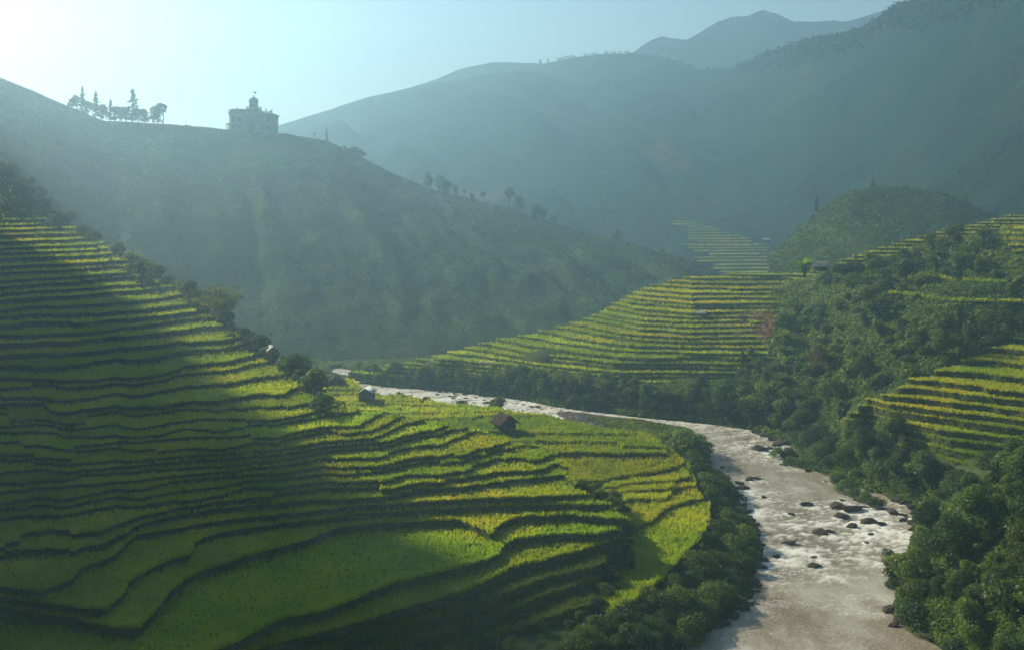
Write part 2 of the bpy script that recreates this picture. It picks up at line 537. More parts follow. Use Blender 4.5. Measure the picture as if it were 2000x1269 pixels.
# ---- the river flat: low plates one above the other
flat_far = np.array([(-300, 738), (600, 741), (692, 743), (712, 766), (740, 770), (800, 776), (830, 782), (880, 790), (920, 793), (980, 798), (1000, 803), (1060, 809), (1150, 832), (1235, 846), (1270, 848), (1300, 871), (1325, 891), (1340, 904), (1355, 924), (1358, 946), (1368, 962), (1388, 1002)], float)
flat_lips = [
    (3.5, [(1168, 1188), (1180, 1194), (1200, 1198), (1240, 1172), (1290, 1132), (1330, 1090), (1370, 1048), (1387, 1018)]),
    (4.1, [(1120, 1060), (1225, 1036), (1270, 1021), (1295, 999), (1310, 990), (1356, 978), (1372, 974)]),
    (4.6, [(1100, 1010), (1200, 985), (1230, 977), (1298, 976), (1310, 963), (1316, 955), (1360, 949)]),
    (5.0, [(1100, 985), (1205, 966), (1224, 961), (1300, 958), (1318, 953)]),
    (5.4, [(1100, 965), (1206, 952), (1230, 945), (1310, 941), (1345, 932)]),
    (6.0, [(1050, 950), (1150, 943), (1182, 940), (1190, 936), (1250, 927), (1300, 919), (1330, 908), (1341, 905)]),
    (6.8, [(900, 893), (1040, 890), (1088, 886), (1200, 887), (1300, 886)]),
    (7.2, [(850, 864), (1000, 864), (1050, 864), (1206, 866), (1216, 873), (1298, 875)]),
    (7.6, [(800, 840), (960, 846), (1050, 848), (1190, 849), (1244, 847)]),
    (7.9, [(700, 820), (922, 817), (960, 812), (1060, 811)]),
    (8.15, [(650, 812), (880, 807), (910, 806), (1000, 805), (1016, 803)]),
    (8.4, [(600, 795), (760, 790), (800, 792), (840, 793), (920, 794)]),
    (8.65, [(600, 788), (757, 786), (800, 784), (842, 781)]),
    (8.9, [(560, 775), (720, 772), (790, 772), (806, 771)]),
    (9.3, [(560, 764), (620, 762), (660, 761), (704, 762)]),
]
flats = []
for zz, keys in flat_lips:
    k = np.array(keys, float)
    p = np.arange(k[0, 0], k[-1, 0] + 0.1, 4.0)
    yf = np.interp(p, k[:, 0], k[:, 1])
    yb = np.interp(p, flat_far[:, 0], flat_far[:, 1])
    if zz == 3.5:
        yb = np.interp(p, [1168, 1215, 1235, 1270, 1340, 1388], [1150, 1095, 1030, 1005, 960, 985])
    Df = depth(yf, zz) + 0.3 * fbm(p / 22.0, p * 0 + zz, 6, 3)
    Db = np.maximum(depth(yb, zz), Df + 0.4)
    flats.append((zz, p, Df, Db))

# ---- valley ground: thin-plate surface through known points (column, depth, level)
vg = []
def vg_row(z, pts):
    for a, b in pts:
        vg.append((X(a, depth(b, z)), depth(b, z), z))
def vg_d(pts):
    for a, d, z in pts:
        vg.append((X(a, d), d, z))
right_water = [(700, 752), (760, 757), (880, 765), (1000, 778), (1100, 796), (1200, 809), (1300, 819), (1400, 830), (1470, 840), (1530, 862), (1560, 885), (1520, 905), (1600, 922), (1650, 942), (1700, 958), (1800, 988), (1790, 1020), (1775, 1100), (1745, 1195), (1765, 1235), (1850, 1269), (1900, 1330), (1980, 1420)]
left_water = [(830, 784), (900, 800), (1000, 812), (1100, 826), (1180, 838), (1250, 856), (1310, 868), (1392, 878), (1372, 902), (1420, 930), (1440, 960), (1452, 1000), (1482, 1040), (1490, 1075), (1475, 1110), (1468, 1170), (1410, 1212), (1338, 1264), (1290, 1320), (1240, 1420)]
vg_row(0.0, right_water)
vg_row(0.0, left_water[7:])
vg_row(-1.5, [(900, 782), (1000, 795), (1050, 806), (1450, 870), (1480, 920), (1560, 960), (1600, 1000), (1620, 1060), (1600, 1120), (1600, 1190), (1590, 1260), (1600, 1400), (800, 770)])
vg_row(-0.5, [(1000, 804), (1100, 819), (1180, 829), (1250, 847)])
vg_row(0.5, [(1130, 812), (1200, 822), (1280, 834), (1340, 846), (1360, 862), (1310, 855), (1240, 832)])
vg_row(2.4, [(1392, 1040), (1340, 1100), (1250, 1188), (1190, 1215), (1130, 1290), (1060, 1400)])
vg_row(3.0, [(1375, 975), (1362, 935), (1345, 905), (1312, 890)])
for zz, p, Df, Db in flats:
    for q in (0.1, 0.5, 0.9):
        i = int(q * (len(p) - 1))
        vg.append((X(p[i], Df[i] + 0.5), Df[i] + 0.5, zz - 1.3))
vg_d([(600, 190, 3), (300, 160, 3), (300, 110, 2), (700, 110, 2), (0, 150, 3), (900, 150, 3), (1100, 140, 3), (500, 240, 4), (650, 260, 1.5), (300, 300, 10), (640, 320, -1), (560, 330, 2)])
# far-bank and right hillside
vg_d([(690, 300, 1.4), (800, 294.5, 1.5), (900, 288.5, 1.8), (1000, 280, 2.8), (1100, 268, 3.8), (655, 246, 7.6), (700, 244, 7), (620, 235, 8), (1300, 256, 4.5), (1450, 246, 5.0),
      (900, 318, 4), (960, 328, 4), (1075, 300, 8.5), (1075, 326, 6), (1150, 305, 13), (1150, 332, 8), (1200, 340, 10), (1250, 350, 12), (1000, 345, 3), (1340, 380, 14), (1550, 385, 18), (800, 318, 2)])
R1_low = [(3, 700, 303), (5, 800, 300), (5, 900, 293.5), (8, 850, 296), (8, 950, 291), (10, 950, 300), (8, 1080, 278), (12, 1060, 281), (12, 1350, 273), (18, 1250, 289), (18, 1400, 290), (24, 1350, 309), (24, 1500, 309), (29.5, 1400, 337), (29.5, 1550, 334), (8, 1250, 266), (8, 1450, 265)]
vg_d([(a, d + 1.0, zz - 1.4) for zz, a, d in R1_low])
vg_d([(1640, 300, 34.5), (1560, 320, 28.8), (1700, 303, 37.5), (1800, 314, 41.5), (2000, 334, 46.5), (2300, 345, 56), (1640, 345, 33), (1800, 365, 40), (2000, 400, 46), (2500, 330, 70),
      (1480, 258, 9), (1550, 250, 10), (1550, 268, 15), (1550, 300, 23), (1620, 222, 5), (1650, 240, 15), (1650, 270, 27),
      (1750, 225, 21), (1750, 262, 30.5), (1850, 240, 30), (1850, 268, 37), (1950, 262, 38.5), (2000, 238, 31.5), (1900, 285, 43), (2100, 250, 38), (2300, 240, 40),
      (1700, 184, 5), (1680, 200, 8.5), (1760, 181, 7), (1620, 206, 3.5), (1850, 176, 6)])
R2_low = [(8, 1720, 178), (8, 1850, 180), (11, 1700, 196), (11, 1900, 193), (14.5, 1750, 196), (14.5, 2000, 190), (19, 1850, 204), (19, 2050, 200), (23, 2000, 220)]
vg_d([(a, d + 1.0, zz - 1.6) for zz, a, d in R2_low])
vg_d([(1820, 131, 3.5), (1900, 131, 8), (2100, 131, 17), (1850, 150, 5), (2000, 150, 13), (1900, 166, 8), (2050, 170, 13), (2200, 110, 18), (1960, 112, 7), (2000, 121, 10), (1820, 166, 3), (2300, 150, 28), (2300, 90, 20), (1900, 100, 3), (2600, 130, 35), (2600, 220, 50)])
vg = np.array(vg)
vs = 100.0
_P = vg[:, :2] / vs
def tps(r2):
    return 0.5 * r2 * np.log(r2 + 1e-9)
_n = len(_P)
_r2 = ((_P[:, None, :] - _P[None, :, :]) ** 2).sum(-1)
_A = np.zeros((_n + 3, _n + 3))
_A[:_n, :_n] = tps(_r2) + np.eye(_n) * 0.0006
_A[:_n, _n] = 1; _A[:_n, _n + 1:] = _P
_A[_n, :_n] = 1; _A[_n + 1:, :_n] = _P.T
_w = np.linalg.solve(_A, np.concatenate([vg[:, 2], np.zeros(3)]))
def valley_h(x, y):
    x = np.asarray(x, float); y = np.asarray(y, float)
    q = np.stack([x.ravel(), y.ravel()], 1) / vs
    out = np.zeros(len(q))
    for s in range(0, len(q), 20000):
        b = q[s:s + 20000]
        r2 = ((b[:, None, :] - _P[None]) ** 2).sum(-1)
        out[s:s + 20000] = tps(r2) @ _w[:_n] + _w[_n] + b @ _w[_n + 1:]
    return out.reshape(x.shape)

VX = np.arange(-150, 270, 1.5); VY = np.arange(84, 420, 1.5)
gx, gy = np.meshgrid(VX, VY)
VH = valley_h(gx, gy)
_dry = np.clip((VH - 0.3) / 3, 0, 1)
VH = VH + 0.8 * fbm(gx * 0.12, gy * 0.12, 41, 5) * (0.35 + _dry)
_edge = np.clip((gy - 395) / 25, 0, 1)
VH = VH - 15 * _edge
def _in_poly(poly, a, b):
    ins = np.zeros(a.shape, bool)
    j = len(poly) - 1
    for i in range(len(poly)):
        xi, yi = poly[i]; xj, yj = poly[j]
        if yi != yj:
            ins ^= ((yi > b) != (yj > b)) & (a < (xj - xi) * (b - yi) / (yj - yi) + xi)
        j = i
    return ins
def blur(A, n):
    for k in range(n):
        A = (A + np.roll(A, 1, 0) + np.roll(A, -1, 0) + np.roll(A, 1, 1) + np.roll(A, -1, 1)) / 5
    return A
_gp = CX + gx / gy * F; _gr = HY + HC * F / gy
_chan = [(646, 716), (690, 724), (722, 750), (760, 755)] + right_water[2:] + [(1500, 1600), (1100, 1600)] + left_water[6:][::-1] + [(1290, 872), (1235, 882), (1150, 880), (1060, 868), (1000, 862), (880, 850), (830, 843), (740, 827), (712, 790), (684, 745), (650, 727)]
_m = blur(_in_poly(_chan, _gp, _gr).astype(float), 2)
VH = np.where(_m > 0.5, np.minimum(VH, -1.6 * (_m - 0.5) * 2 + 0.25), np.maximum(VH, 0.25 + 1.2 * (0.5 - _m)))
_bar = [(1085, 803), (1150, 809), (1250, 820), (1340, 836), (1376, 860), (1390, 880), (1350, 890), (1300, 882), (1250, 853), (1180, 835), (1100, 819)]
_mb = blur(_in_poly(_bar, _gp, _gr).astype(float), 2)
VH = np.where(_mb > 0.3, np.maximum(VH, 0.9 * (_mb - 0.3) - 0.05 + 0.25 * fbm(gx * 0.3, gy * 0.3, 44, 3)), VH)
def vh(x, y):
    """Height of the valley ground from its grid."""
    i = np.clip((np.asarray(x) - VX[0]) / 1.5, 0, len(VX) - 1.001); j = np.clip((np.asarray(y) - VY[0]) / 1.5, 0, len(VY) - 1.001)
    a = i.astype(int); b = j.astype(int); u = i - a; v = j - b
    return (VH[b, a] * (1 - u) + VH[b, a + 1] * u) * (1 - v) + (VH[b + 1, a] * (1 - u) + VH[b + 1, a + 1] * u) * v
valley = mk('valley_ground', np.stack([gx, gy, VH], -1).reshape(-1, 3), [(grid_faces(len(VY), len(VX)), 0)], [M['bankground']], smooth=True, kind='structure')

M['bar'] = surf('gravel_bed', [(0.3, (0.07, 0.06, 0.05)), (0.55, (0.13, 0.115, 0.095)), (0.75, (0.22, 0.20, 0.17))], 1.2, 8, 1.0, 5.0, bdist=0.2)
def gravel_bar():
    Fc = grid_faces(len(VY), len(VX))
    k = (_mb.reshape(-1) > 0.12)
    Fc = Fc[k[Fc].all(1)]
    u, inv = np.unique(Fc, return_inverse=True)
    P = np.stack([gx, gy, VH + 0.06], -1).reshape(-1, 3)[u]
    mk('gravel_bar', P, [(inv.reshape(Fc.shape), 0)], [M['bar']], smooth=True, kind='structure')
gravel_bar()
for j, (zz, p, Df, Db) in enumerate(flats):
    higher = flats[j + 1:]
    def cover(pj, d, higher=higher):
        c = np.zeros(len(pj), bool)
        for z2, p2, a2, b2 in higher:
            inside = (pj >= p2[0]) & (pj <= p2[-1])
            c |= inside & (d > np.interp(pj, p2, a2) + 0.1)
        return c
    plate('field', valley, p, zz, Df, Db, 1.6 if zz > 3.6 else 2.2, [M['ricebed'], M['bank'], M['rice']], rng, dens=4.5, cover=cover, maxn=26000, rows=5)

# ---- unseen hill added past the left frame edge to shade the near terraces
def unseen_shade_hill():
    xs = np.arange(-420, -40, 4.0); ys = np.arange(60, 400, 4.0)
    gx, gy = np.meshgrid(xs, ys)
    r = -gx / gy                                    # how far round to the left
    z = np.interp(r, [0.50, 0.53, 0.58, 0.65, 0.71, 0.82, 1.0, 1.5], [-12, 14, 29, 58, 82, 112, 130, 140]) * np.interp(gy, [60, 150, 200, 290, 380], [0.3, 0.9, 1.2, 1.48, 1.6]) + (9 * fbm(gx * 0.035, gy * 0.035, 120, 5) + 12 * np.abs(fbm(gx * 0.10, gy * 0.10, 121, 3)) + 9 * fbm(gx * 0.22, gy * 0.22, 122, 2)) * np.clip((r - 0.56) / 0.08, 0, 1) + 34 * fbm(gx * 0.02, gy * 0.02, 123, 2) * np.clip((r - 0.60) / 0.1, 0, 1)  # heights and crest bumps shaped for the shadow they throw
    z = np.minimum(z * np.clip((395 - gy) / 60, 0, 1), 320)
    z = np.where(r < 0.525, -20, z)
    global SHADE_HILL
    SHADE_HILL = (gx, gy, z, r)
    mk('offscreen_shade_hill', np.stack([gx, gy, z], -1).reshape(-1, 3), [(grid_faces(len(ys), len(xs)), 0)], [M['scrub']], smooth=True, kind='structure')
unseen_shade_hill()

# ---- far-bank terraces (a rounded spur) and the terraces of the right hillside
spur_crest = np.array([(680, 3.2, 305), (760, 5.2, 304), (840, 8, 302), (960, 12, 309), (1075, 15, 313), (1150, 18, 318), (1200, 22, 327), (1225, 24, 329), (1260, 26.5, 334), (1340, 29.5, 341), (1450, 30.6, 343), (1560, 31.2, 343), (1640, 33, 340)], float)
def z2px(c, z):
    return float(np.interp(z, c[:, 1], c[:, 0]))
spx = np.arange(680, 1640, 5.0)
spur_macros = [
    (3.0, [(680, 728), (800, 736), (900, 742), (960, 750), (1040, 762)], 680, 1040),
    (5.0, [(760, 717), (900, 726), (1000, 739), (1100, 752), (1200, 762)], 760, 1200),
    (8.0, [(840, 704), (950, 708), (1080, 724), (1200, 737), (1640, 738)], 840, BIG),
    (12.0, [(960, 666), (1060, 684), (1200, 700), (1640, 704)], 960, BIG),
    (18.0, [(1150, 622), (1250, 640), (1350, 645), (1640, 640)], 1150, BIG),
    (24.0, [(1225, 578), (1350, 590), (1640, 588)], 1225, BIG),
    (29.5, [(1340, 541), (1640, 544)], 1340, BIG),
]
spur = Slope(spx, spur_macros, spur_crest)
def terrace_run(slope, px, levels, start, parent, mats, rng, endf=None, amp=0.5, dens=3.0, drop_extra=0.8, back=3.0, tall=0.40):
    D = [slope.level(zz) for zz in levels]
    for k in range(len(levels)):
        tr = np.clip((D[k + 1] - D[k]) if k + 1 < len(levels) else 3.0, 0.4, 5.0)
        D[k] = D[k] + tr * (steps_noise(px, rng, 60, 220, amp) + 0.4 * fbm(px / 60.0, px * 0 + k * 3, 19, 3))
    for k in range(1, len(levels)):
        D[k] = np.maximum(D[k], D[k - 1] + 0.5)
    for k, zz in enumerate(levels):
        s = start(zz)
        e = endf(zz) if endf else px[-1]
        sel = (px >= s - 2.5) & (px <= e)
        if sel.sum() < 4:
            continue
        p = px[sel]; Df = D[k][sel]
        if k + 1 < len(levels):
            s2 = start(levels[k + 1])
            Db = D[k + 1][sel] + 0.6
            if s2 > s:
                d2 = Db[min(np.searchsorted(p, s2), len(p) - 1)]
                t = np.clip((s2 - p) / (s2 - s), 0, 1)
                Db = np.where(p < s2, np.maximum(d2 * (1 - t) + (Df[0] + 0.4) * t, Df + 0.3), Db)
        else:
            Db = Df + back
        Db = np.maximum(Db, Df + 0.3)
        drop = (zz - levels[k - 1] if k else 1.5) + drop_extra
        plate('terrace', parent, p, zz, Df, Db, drop, mats(zz), rng, dens=dens, maxn=6000, tall=tall, lean=0.3)
lv = [3.0, 4.0, 5.0]
while lv[-1] < 30.5:
    lv.append(round(lv[-1] + random.uniform(0.95, 1.2), 3))
terrace_run(spur, spx, lv, lambda zz: z2px(spur_crest, zz), valley,
            lambda zz: [M['ricebed'], M['bank_green'], M['rice_gold'] if zz > 15 else M['rice']], rng, endf=lambda zz: float(np.interp(zz, [3, 5, 7.9, 8], [1000, 1180, 1400, 1640])))

low_crest = np.array([(1600, 7, 150), (1601, 30, 250), (2300, 30, 250)], float)
lpx = np.arange(1645, 2300, 6.0)
low_macros = [
    (6.5, [(1700, 872), (1760, 890), (1850, 918), (1950, 945), (2300, 1000)], -BIG, BIG),
    (8.0, [(1700, 850), (1760, 868), (1850, 895), (1950, 920), (2300, 975)], -BIG, BIG),
    (11.0, [(1650, 815), (1750, 832), (1850, 855), (2000, 872), (2300, 915)], -BIG, BIG),
    (14.5, [(1680, 785), (1850, 805), (2000, 825), (2300, 870)], -BIG, BIG),
    (19.0, [(1780, 738), (1900, 750), (2000, 760), (2300, 805)], -BIG, BIG),
    (23.0, [(1960, 670), (2000, 675), (2300, 712)], -BIG, BIG),
]
lowslope = Slope(lpx, low_macros, low_crest)
_ls = np.array([(6.5, 1735), (8, 1712), (9.5, 1670), (11, 1645), (14.5, 1688), (19, 1785), (21, 1870), (23, 1958), (25, 2010)], float)
lv = [6.6]
while lv[-1] < 24:
    lv.append(round(lv[-1] + random.uniform(1.15, 1.5), 3))
terrace_run(lowslope, lpx, lv, lambda zz: float(np.interp(zz, _ls[:, 0], _ls[:, 1])), valley,
            lambda zz: [M['ricebed'], M['bank_brown'], M['rice_gold'] if zz > 12 else M['rice']], rng, amp=0.3, dens=3.0, tall=0.38)

tpx = np.arange(1620, 2400, 6.0)
top_crest = np.array([(1600, 60, 380), (2400, 60, 380)], float)
top_macros = [(zz, [(1600, 0, dd - 2), (2000, 0, dd), (2400, 0, dd + 14)], -BIG, BIG) for zz, dd in ((36.5, 293), (40, 301), (43, 308), (46, 316), (49, 325), (52, 336))]
topslope = Slope(tpx, top_macros, top_crest)
_ts = np.array([(36.5, 1622), (38, 1650), (40, 1695), (43, 1765), (46, 1850), (49, 1930), (52, 2010)], float)
_te = np.array([(36.5, 1720), (40, 1860), (43, 1900), (46, 1985), (49, 2100), (52, 2400)], float)
lv = [36.6]
while lv[-1] < 52:
    lv.append(round(lv[-1] + random.uniform(0.9, 1.15), 3))
terrace_run(topslope, tpx, lv, lambda zz: float(np.interp(zz, _ts[:, 0], _ts[:, 1])), valley,
            lambda zz: [M['ricebed'], M['bank_brown'], M['rice_gold']], rng, endf=lambda zz: float(np.interp(zz, _te[:, 0], _te[:, 1])), amp=0.2, dens=2.5)

# single narrow steps high on the right hillside
def ledge(px0, px1, z, da, db, mat, w=1.5):
    """A narrow step cut along the contour of the slope."""
    p = np.arange(px0, px1 + 1, 6.0)
    ds = np.arange(da, db, 0.5)
    H = vh(X(p[:, None], ds[None]), np.broadcast_to(ds[None], (len(p), len(ds))))
    k = (H > z - 0.6).argmax(1)
    k[~(H > z - 0.6).any(1)] = len(ds) - 1
    Df = ds[k]
    ker = np.ones(9) / 9
    Df = np.convolve(np.pad(Df, 4, mode='edge'), ker, 'valid') - 0.6
    plate('terrace', valley, p, z, Df, Df + w, 1.5, [M['ricebed'], M['bank_brown'], mat], rng, dens=2.0, tall=0.6, lean=0.3)
ledge(1806, 1964, 34.8, 215, 275, M['rice_gold'])
ledge(1740, 2070, 30.9, 205, 260, M['rice_gold'])
for i in range(6):
    ledge(1945 + [10, 0, 8, 16, 24, 36][i], 2090, 48.2 - i * 1.35, 225, 330, M['rice_gold'])

# ---- sheets of slope behind: crest and foot curves, folds and gullies between
def sheet(name, crest, foot, px0, px1, step, rows, mat, amp, scale, seed, gully=0.0, back=120, prof=1.0, jag=0.0, deep=1.0):
    p = np.arange(px0, px1 + 0.1, step)
    c = np.array(crest, float); f = np.array(foot, float)
    mul = np.interp(p, [a for a, b in deep], [b for a, b in deep]) if isinstance(deep, list) else deep
    cd = np.interp(p, c[:, 0], c[:, 2]) * mul; cz = zrow(np.interp(p, c[:, 0], c[:, 1]), cd)
    ker = np.hanning(25)[1:-1]; ker /= ker.sum()
    cz0 = np.interp(p, c[:, 0], c[:, 1])
    cd = np.convolve(np.pad(cd, 11, mode='edge'), ker, 'valid'); cz = zrow(cz0, cd)
    fd = np.convolve(np.pad(np.interp(p, f[:, 0], f[:, 1]), 11, mode='edge'), ker, 'valid'); fz = np.interp(p, f[:, 0], f[:, 2])
    t = np.concatenate([np.linspace(0, 1, rows), [1.04, 1.15, 1.4]])
    V = np.zeros((len(t), len(p), 3))
    for j, q in enumerate(t):
        if q <= 1:
            d = fd + (cd - fd) * q
            zq = fz + (cz - fz) * (q ** prof)
        else:
            d = cd + back * (q - 1)
            zq = cz - (cz - fz) * (q - 1) ** 1.3 * 1.2
        x = (p - CX) / F * d
        V[j, :, 0] = x; V[j, :, 1] = d; V[j, :, 2] = zq
    x, y = V[..., 0], V[..., 1]
    n = fbm(x * scale, y * scale, seed, 6)
    w = np.sin(np.clip(t, 0, 1) * np.pi)[:, None] ** 0.6
    V[..., 2] += amp * n * w
    if gully:
        q = x * 1.0 + 0.35 * y
        g = np.abs(fbm(q * scale * 2.2, y * scale * 0.45, seed + 3, 4))
        V[..., 2] += gully * (g - 0.25) * w
    if jag:
        V[..., 2] += jag * fbm(x * scale * 9, y * scale * 3, seed + 8, 4) * np.clip(w + 0.25, 0, 1)
    o = mk(name, V.reshape(-1, 3), [(grid_faces(len(t), len(p)), 0)], [mat], smooth=True, kind='structure')
    return o, p, V

ridge_crest = [(-900, -120, 430), (-600, 0, 430), (-200, 95, 440), (0, 152, 450), (60, 176, 455), (130, 206, 460), (200, 236, 465), (330, 243, 470), (450, 254, 475), (560, 262, 480), (640, 276, 485), (700, 303, 490), (760, 336, 495), (850, 372, 500), (930, 391, 505), (1000, 412, 505), (1100, 441, 500), (1180, 463, 495), (1250, 481, 490), (1330, 502, 480), (1390, 526, 470), (1450, 560, 465)]
ridge_foot = [(-900, 340, 70), (-600, 380, 82), (-200, 368, 66), (0, 345, 54), (80, 342, 44), (150, 345, 36), (300, 335, 18), (450, 330, 4), (600, 335, -1), (700, 338, -1), (900, 348, -1), (1100, 372, -1), (1300, 392, 2), (1450, 400, 2)]
ridge, ridge_px, RV = sheet('ridge', ridge_crest, ridge_foot, -900, 1450, 5, 150, M['ridge'], 9, 0.018, 51, gully=9, back=200, jag=1.4, deep=[(-900, 1.15), (0, 1.25), (200, 1.34), (700, 1.32), (1390, 1.1)])

spurm = [(380, 300, 760), (540, 247, 800), (640, 216, 830), (720, 190, 850), (800, 172, 860), (870, 160, 865), (930, 150, 865), (1010, 139, 860), (1060, 143, 850), (1120, 166, 830), (1200, 222, 800), (1300, 291, 760), (1400, 345, 720), (1500, 388, 690), (1560, 408, 670), (1640, 440, 650)]
mount_foot = [(380, 760, 10), (900, 740, 8), (1200, 640, 0), (1640, 660, 0)]
sheet('middle_mountain', spurm, mount_foot, 380, 1640, 7, 90, M['mountain'], 26, 0.009, 61, gully=26, back=300, jag=2.5, deep=[(400, 1.6), (900, 1.5), (1150, 1.38), (1640, 1.28)])
mainm = [(300, 300, 1100), (540, 250, 1090), (760, 185, 1080), (850, 156, 1070), (900, 135, 1060), (960, 122, 1050), (1010, 123, 1040), (1060, 125, 1030), (1120, 113, 1020), (1180, 106, 1010), (1230, 105, 1000), (1290, 111, 990), (1340, 126, 980), (1370, 138, 970), (1460, 136, 930), (1500, 116, 900), (1560, 92, 870), (1640, 80, 840), (1700, 62, 815), (1750, 28, 790), (1800, 2, 765), (1870, -20, 740), (2000, -60, 710), (2300, -95, 680), (2700, -60, 660)]
main_foot = [(300, 720, 10), (1200, 700, 18), (1500, 660, 22), (1700, 520, 24), (2000, 420, 26), (2700, 400, 40)]
mountain, mount_px, MV = sheet('mountain', mainm, main_foot, 300, 2700, 7, 110, M['mountain'], 24, 0.008, 71, gully=26, back=350, jag=2.5, deep=[(300, 1.36), (1000, 1.36), (1200, 1.22), (1370, 1.16), (1480, 1.1), (1600, 1.03), (1750, 0.95), (2000, 0.85), (2700, 0.85)])
farm = [(1000, 180, 1500), (1150, 140, 1500), (1240, 102, 1500), (1270, 80, 1500), (1295, 73, 1500), (1340, 78, 1500), (1370, 62, 1500), (1400, 45, 1500), (1430, 34, 1500), (1460, 32, 1500), (1490, 19, 1500), (1520, 28, 1500), (1550, 42, 1500), (1590, 44, 1500), (1630, 40, 1500), (1645, 44, 1500), (1690, 32, 1500), (1750, 14, 1500), (1900, 12, 1500), (2300, 20, 1500)]
sheet('far_mountain', farm, [(1000, 1400, 30), (2300, 1400, 30)], 1000, 2300, 6, 60, M['far'], 40, 0.004, 81, gully=60, back=400, jag=8)
hillc = [(1500, 500, 440), (1560, 445, 450), (1590, 420, 455), (1620, 398, 460), (1660, 375, 465), (1710, 364, 470), (1770, 367, 470), (1830, 374, 468), (1880, 390, 465), (1930, 415, 460), (2000, 440, 455), (2100, 470, 450)]
hill, hill_px, HV = sheet('hill', hillc, [(1500, 400, 20), (1700, 385, 22), (2100, 400, 22)], 1500, 2100, 6, 60, M['scrub'], 3, 0.03, 91, gully=2.5, back=90, prof=0.75, jag=0.8)

# ---- distant terraces on the valley side between the ridge and the round hill
dpx = np.arange(1250, 1640, 6.0)
dist_macros = [(13, [(1250, 0, 600), (1640, 0, 610)], -BIG, BIG), (52, [(1250, 0, 785), (1640, 0, 795)], -BIG, BIG)]
dist = Slope(dpx, dist_macros, np.array([(1200, 60, 840), (1700, 60, 840)], float))
lv = [13.0]
while lv[-1] < 51:
    lv.append(round(lv[-1] + random.uniform(1.6, 2.1), 3))
slope_base, _sp, _sv = sheet('valley_side', [(1290, 470, 740), (1312, 425, 780), (1350, 408, 790), (1500, 402, 795), (1700, 402, 800)], [(1290, 570, -6), (1340, 570, 4), (1700, 580, 6)], 1290, 1700, 8, 40, M['mountain'], 0.6, 0.03, 95, back=80)
_jit = np.random.default_rng(3).uniform(-14, 34, 40)
terrace_run(dist, dpx, lv, lambda zz: float(np.interp(zz, [13, 25, 40, 52], [1400, 1345, 1315, 1340])) + _jit[int(zz * 7) % 40], slope_base,
            lambda zz: [M['ricebed'], M['bank_green'], M['rice_gold'] if int(zz * 3) % 3 else M['rice']], rng, dens=1.5, tall=0.45, endf=lambda zz: 1636 - abs(_jit[int(zz * 5) % 40]) * 2.5)

# ---- ground sheet under everything, to the horizon
mk('ground', np.array([(-6000, -200, -6), (6000, -200, -6), (6000, 9000, -6), (-6000, 9000, -6)]), [(np.array([(0, 1, 2, 3)]), 0)], [M['mountain']], kind='structure')

# ---- river
RIVER_ROCKS = [
    (1640, 994, 40, 'largest dark boulder in the middle of the rapids'), (1668, 998, 44, 'flat topped boulder joined to the largest one in the rapids'), (1690, 991, 14, 'small stone just behind the double boulder'),
    (1578, 987, 22, 'pale boulder upstream of the double boulder in the rapids'), (1646, 1012, 34, 'long thin flat stone below the double boulder'), (1700, 1022, 36, 'wide low dark rock towards the wooded bank'),
    (1722, 1025, 24, 'dark rock touching the wide low one near the wooded bank'), (1603, 1043, 34, 'pale flat rock in the middle of the lower rapids'), (1621, 1040, 20, 'dark stone riding against the pale flat rock'),
    (1544, 1062, 26, 'flat wet rock in the lower rapids near the bushes'), (1593, 1108, 30, 'rounded dark boulder at the foot of the rapids'), (1591, 1089, 14, 'pointed little stone above the rounded boulder'),
    (1452, 955, 28, 'grey boulder off the lower fields bank'), (1462, 938, 16, 'first of a pair of stones in the smooth water'), (1480, 936, 18, 'second of a pair of stones in the smooth water'),
    (1748, 1004, 26, 'dark flat rock out from the right bank stones'), (1764, 1007, 18, 'rock next to the dark flat one by the right bank'), (1765, 1016, 18, 'stone downstream of the flat rocks by the right bank'),
    (1726, 995, 16, 'lone stone between the double boulder and the right bank'), (1750, 978, 24, 'boulder at the edge of the right bank stones'), (1768, 984, 24, 'boulder next to the edge of the right bank stones'),
    (1736, 968, 12, 'small stone near the calm brown water'), (1646, 978, 14, 'tiny stone upstream of the largest boulder'), (1674, 977, 12, 'second tiny stone upstream of the largest boulder'),
    (1486, 880, 34, 'low rocky shoal in the upper rapids'), (1504, 877, 16, 'stone at the end of the upper rapids shoal'), (1612, 940, 9, 'tiny stone in the smooth water above the calm pool'),
    (1662, 1030, 22, 'bluish flat stone in the lower rapids'), (1495, 972, 10, 'tiny stone in the smooth water'), (1424, 949, 10, 'tiny stone near the lower fields bank'), (1521, 963, 8, 'smallest stone in the smooth water'),
    (1455, 986, 14, 'low stone near the bank bushes'), (1470, 998, 12, 'stone just off the bank bushes'), (1545, 1005, 16, 'flat stone awash in the upper part of the rapids'), (1700, 1045, 14, 'stone awash towards the overhanging tree'),
    (1693, 1061, 16, 'stone awash under the overhanging tree'), (1518, 1088, 16, 'thin dark stone in the lower slack water'), (1495, 1095, 20, 'dark stone near the slack water bank'), (1488, 1110, 18, 'second dark stone near the slack water bank')]
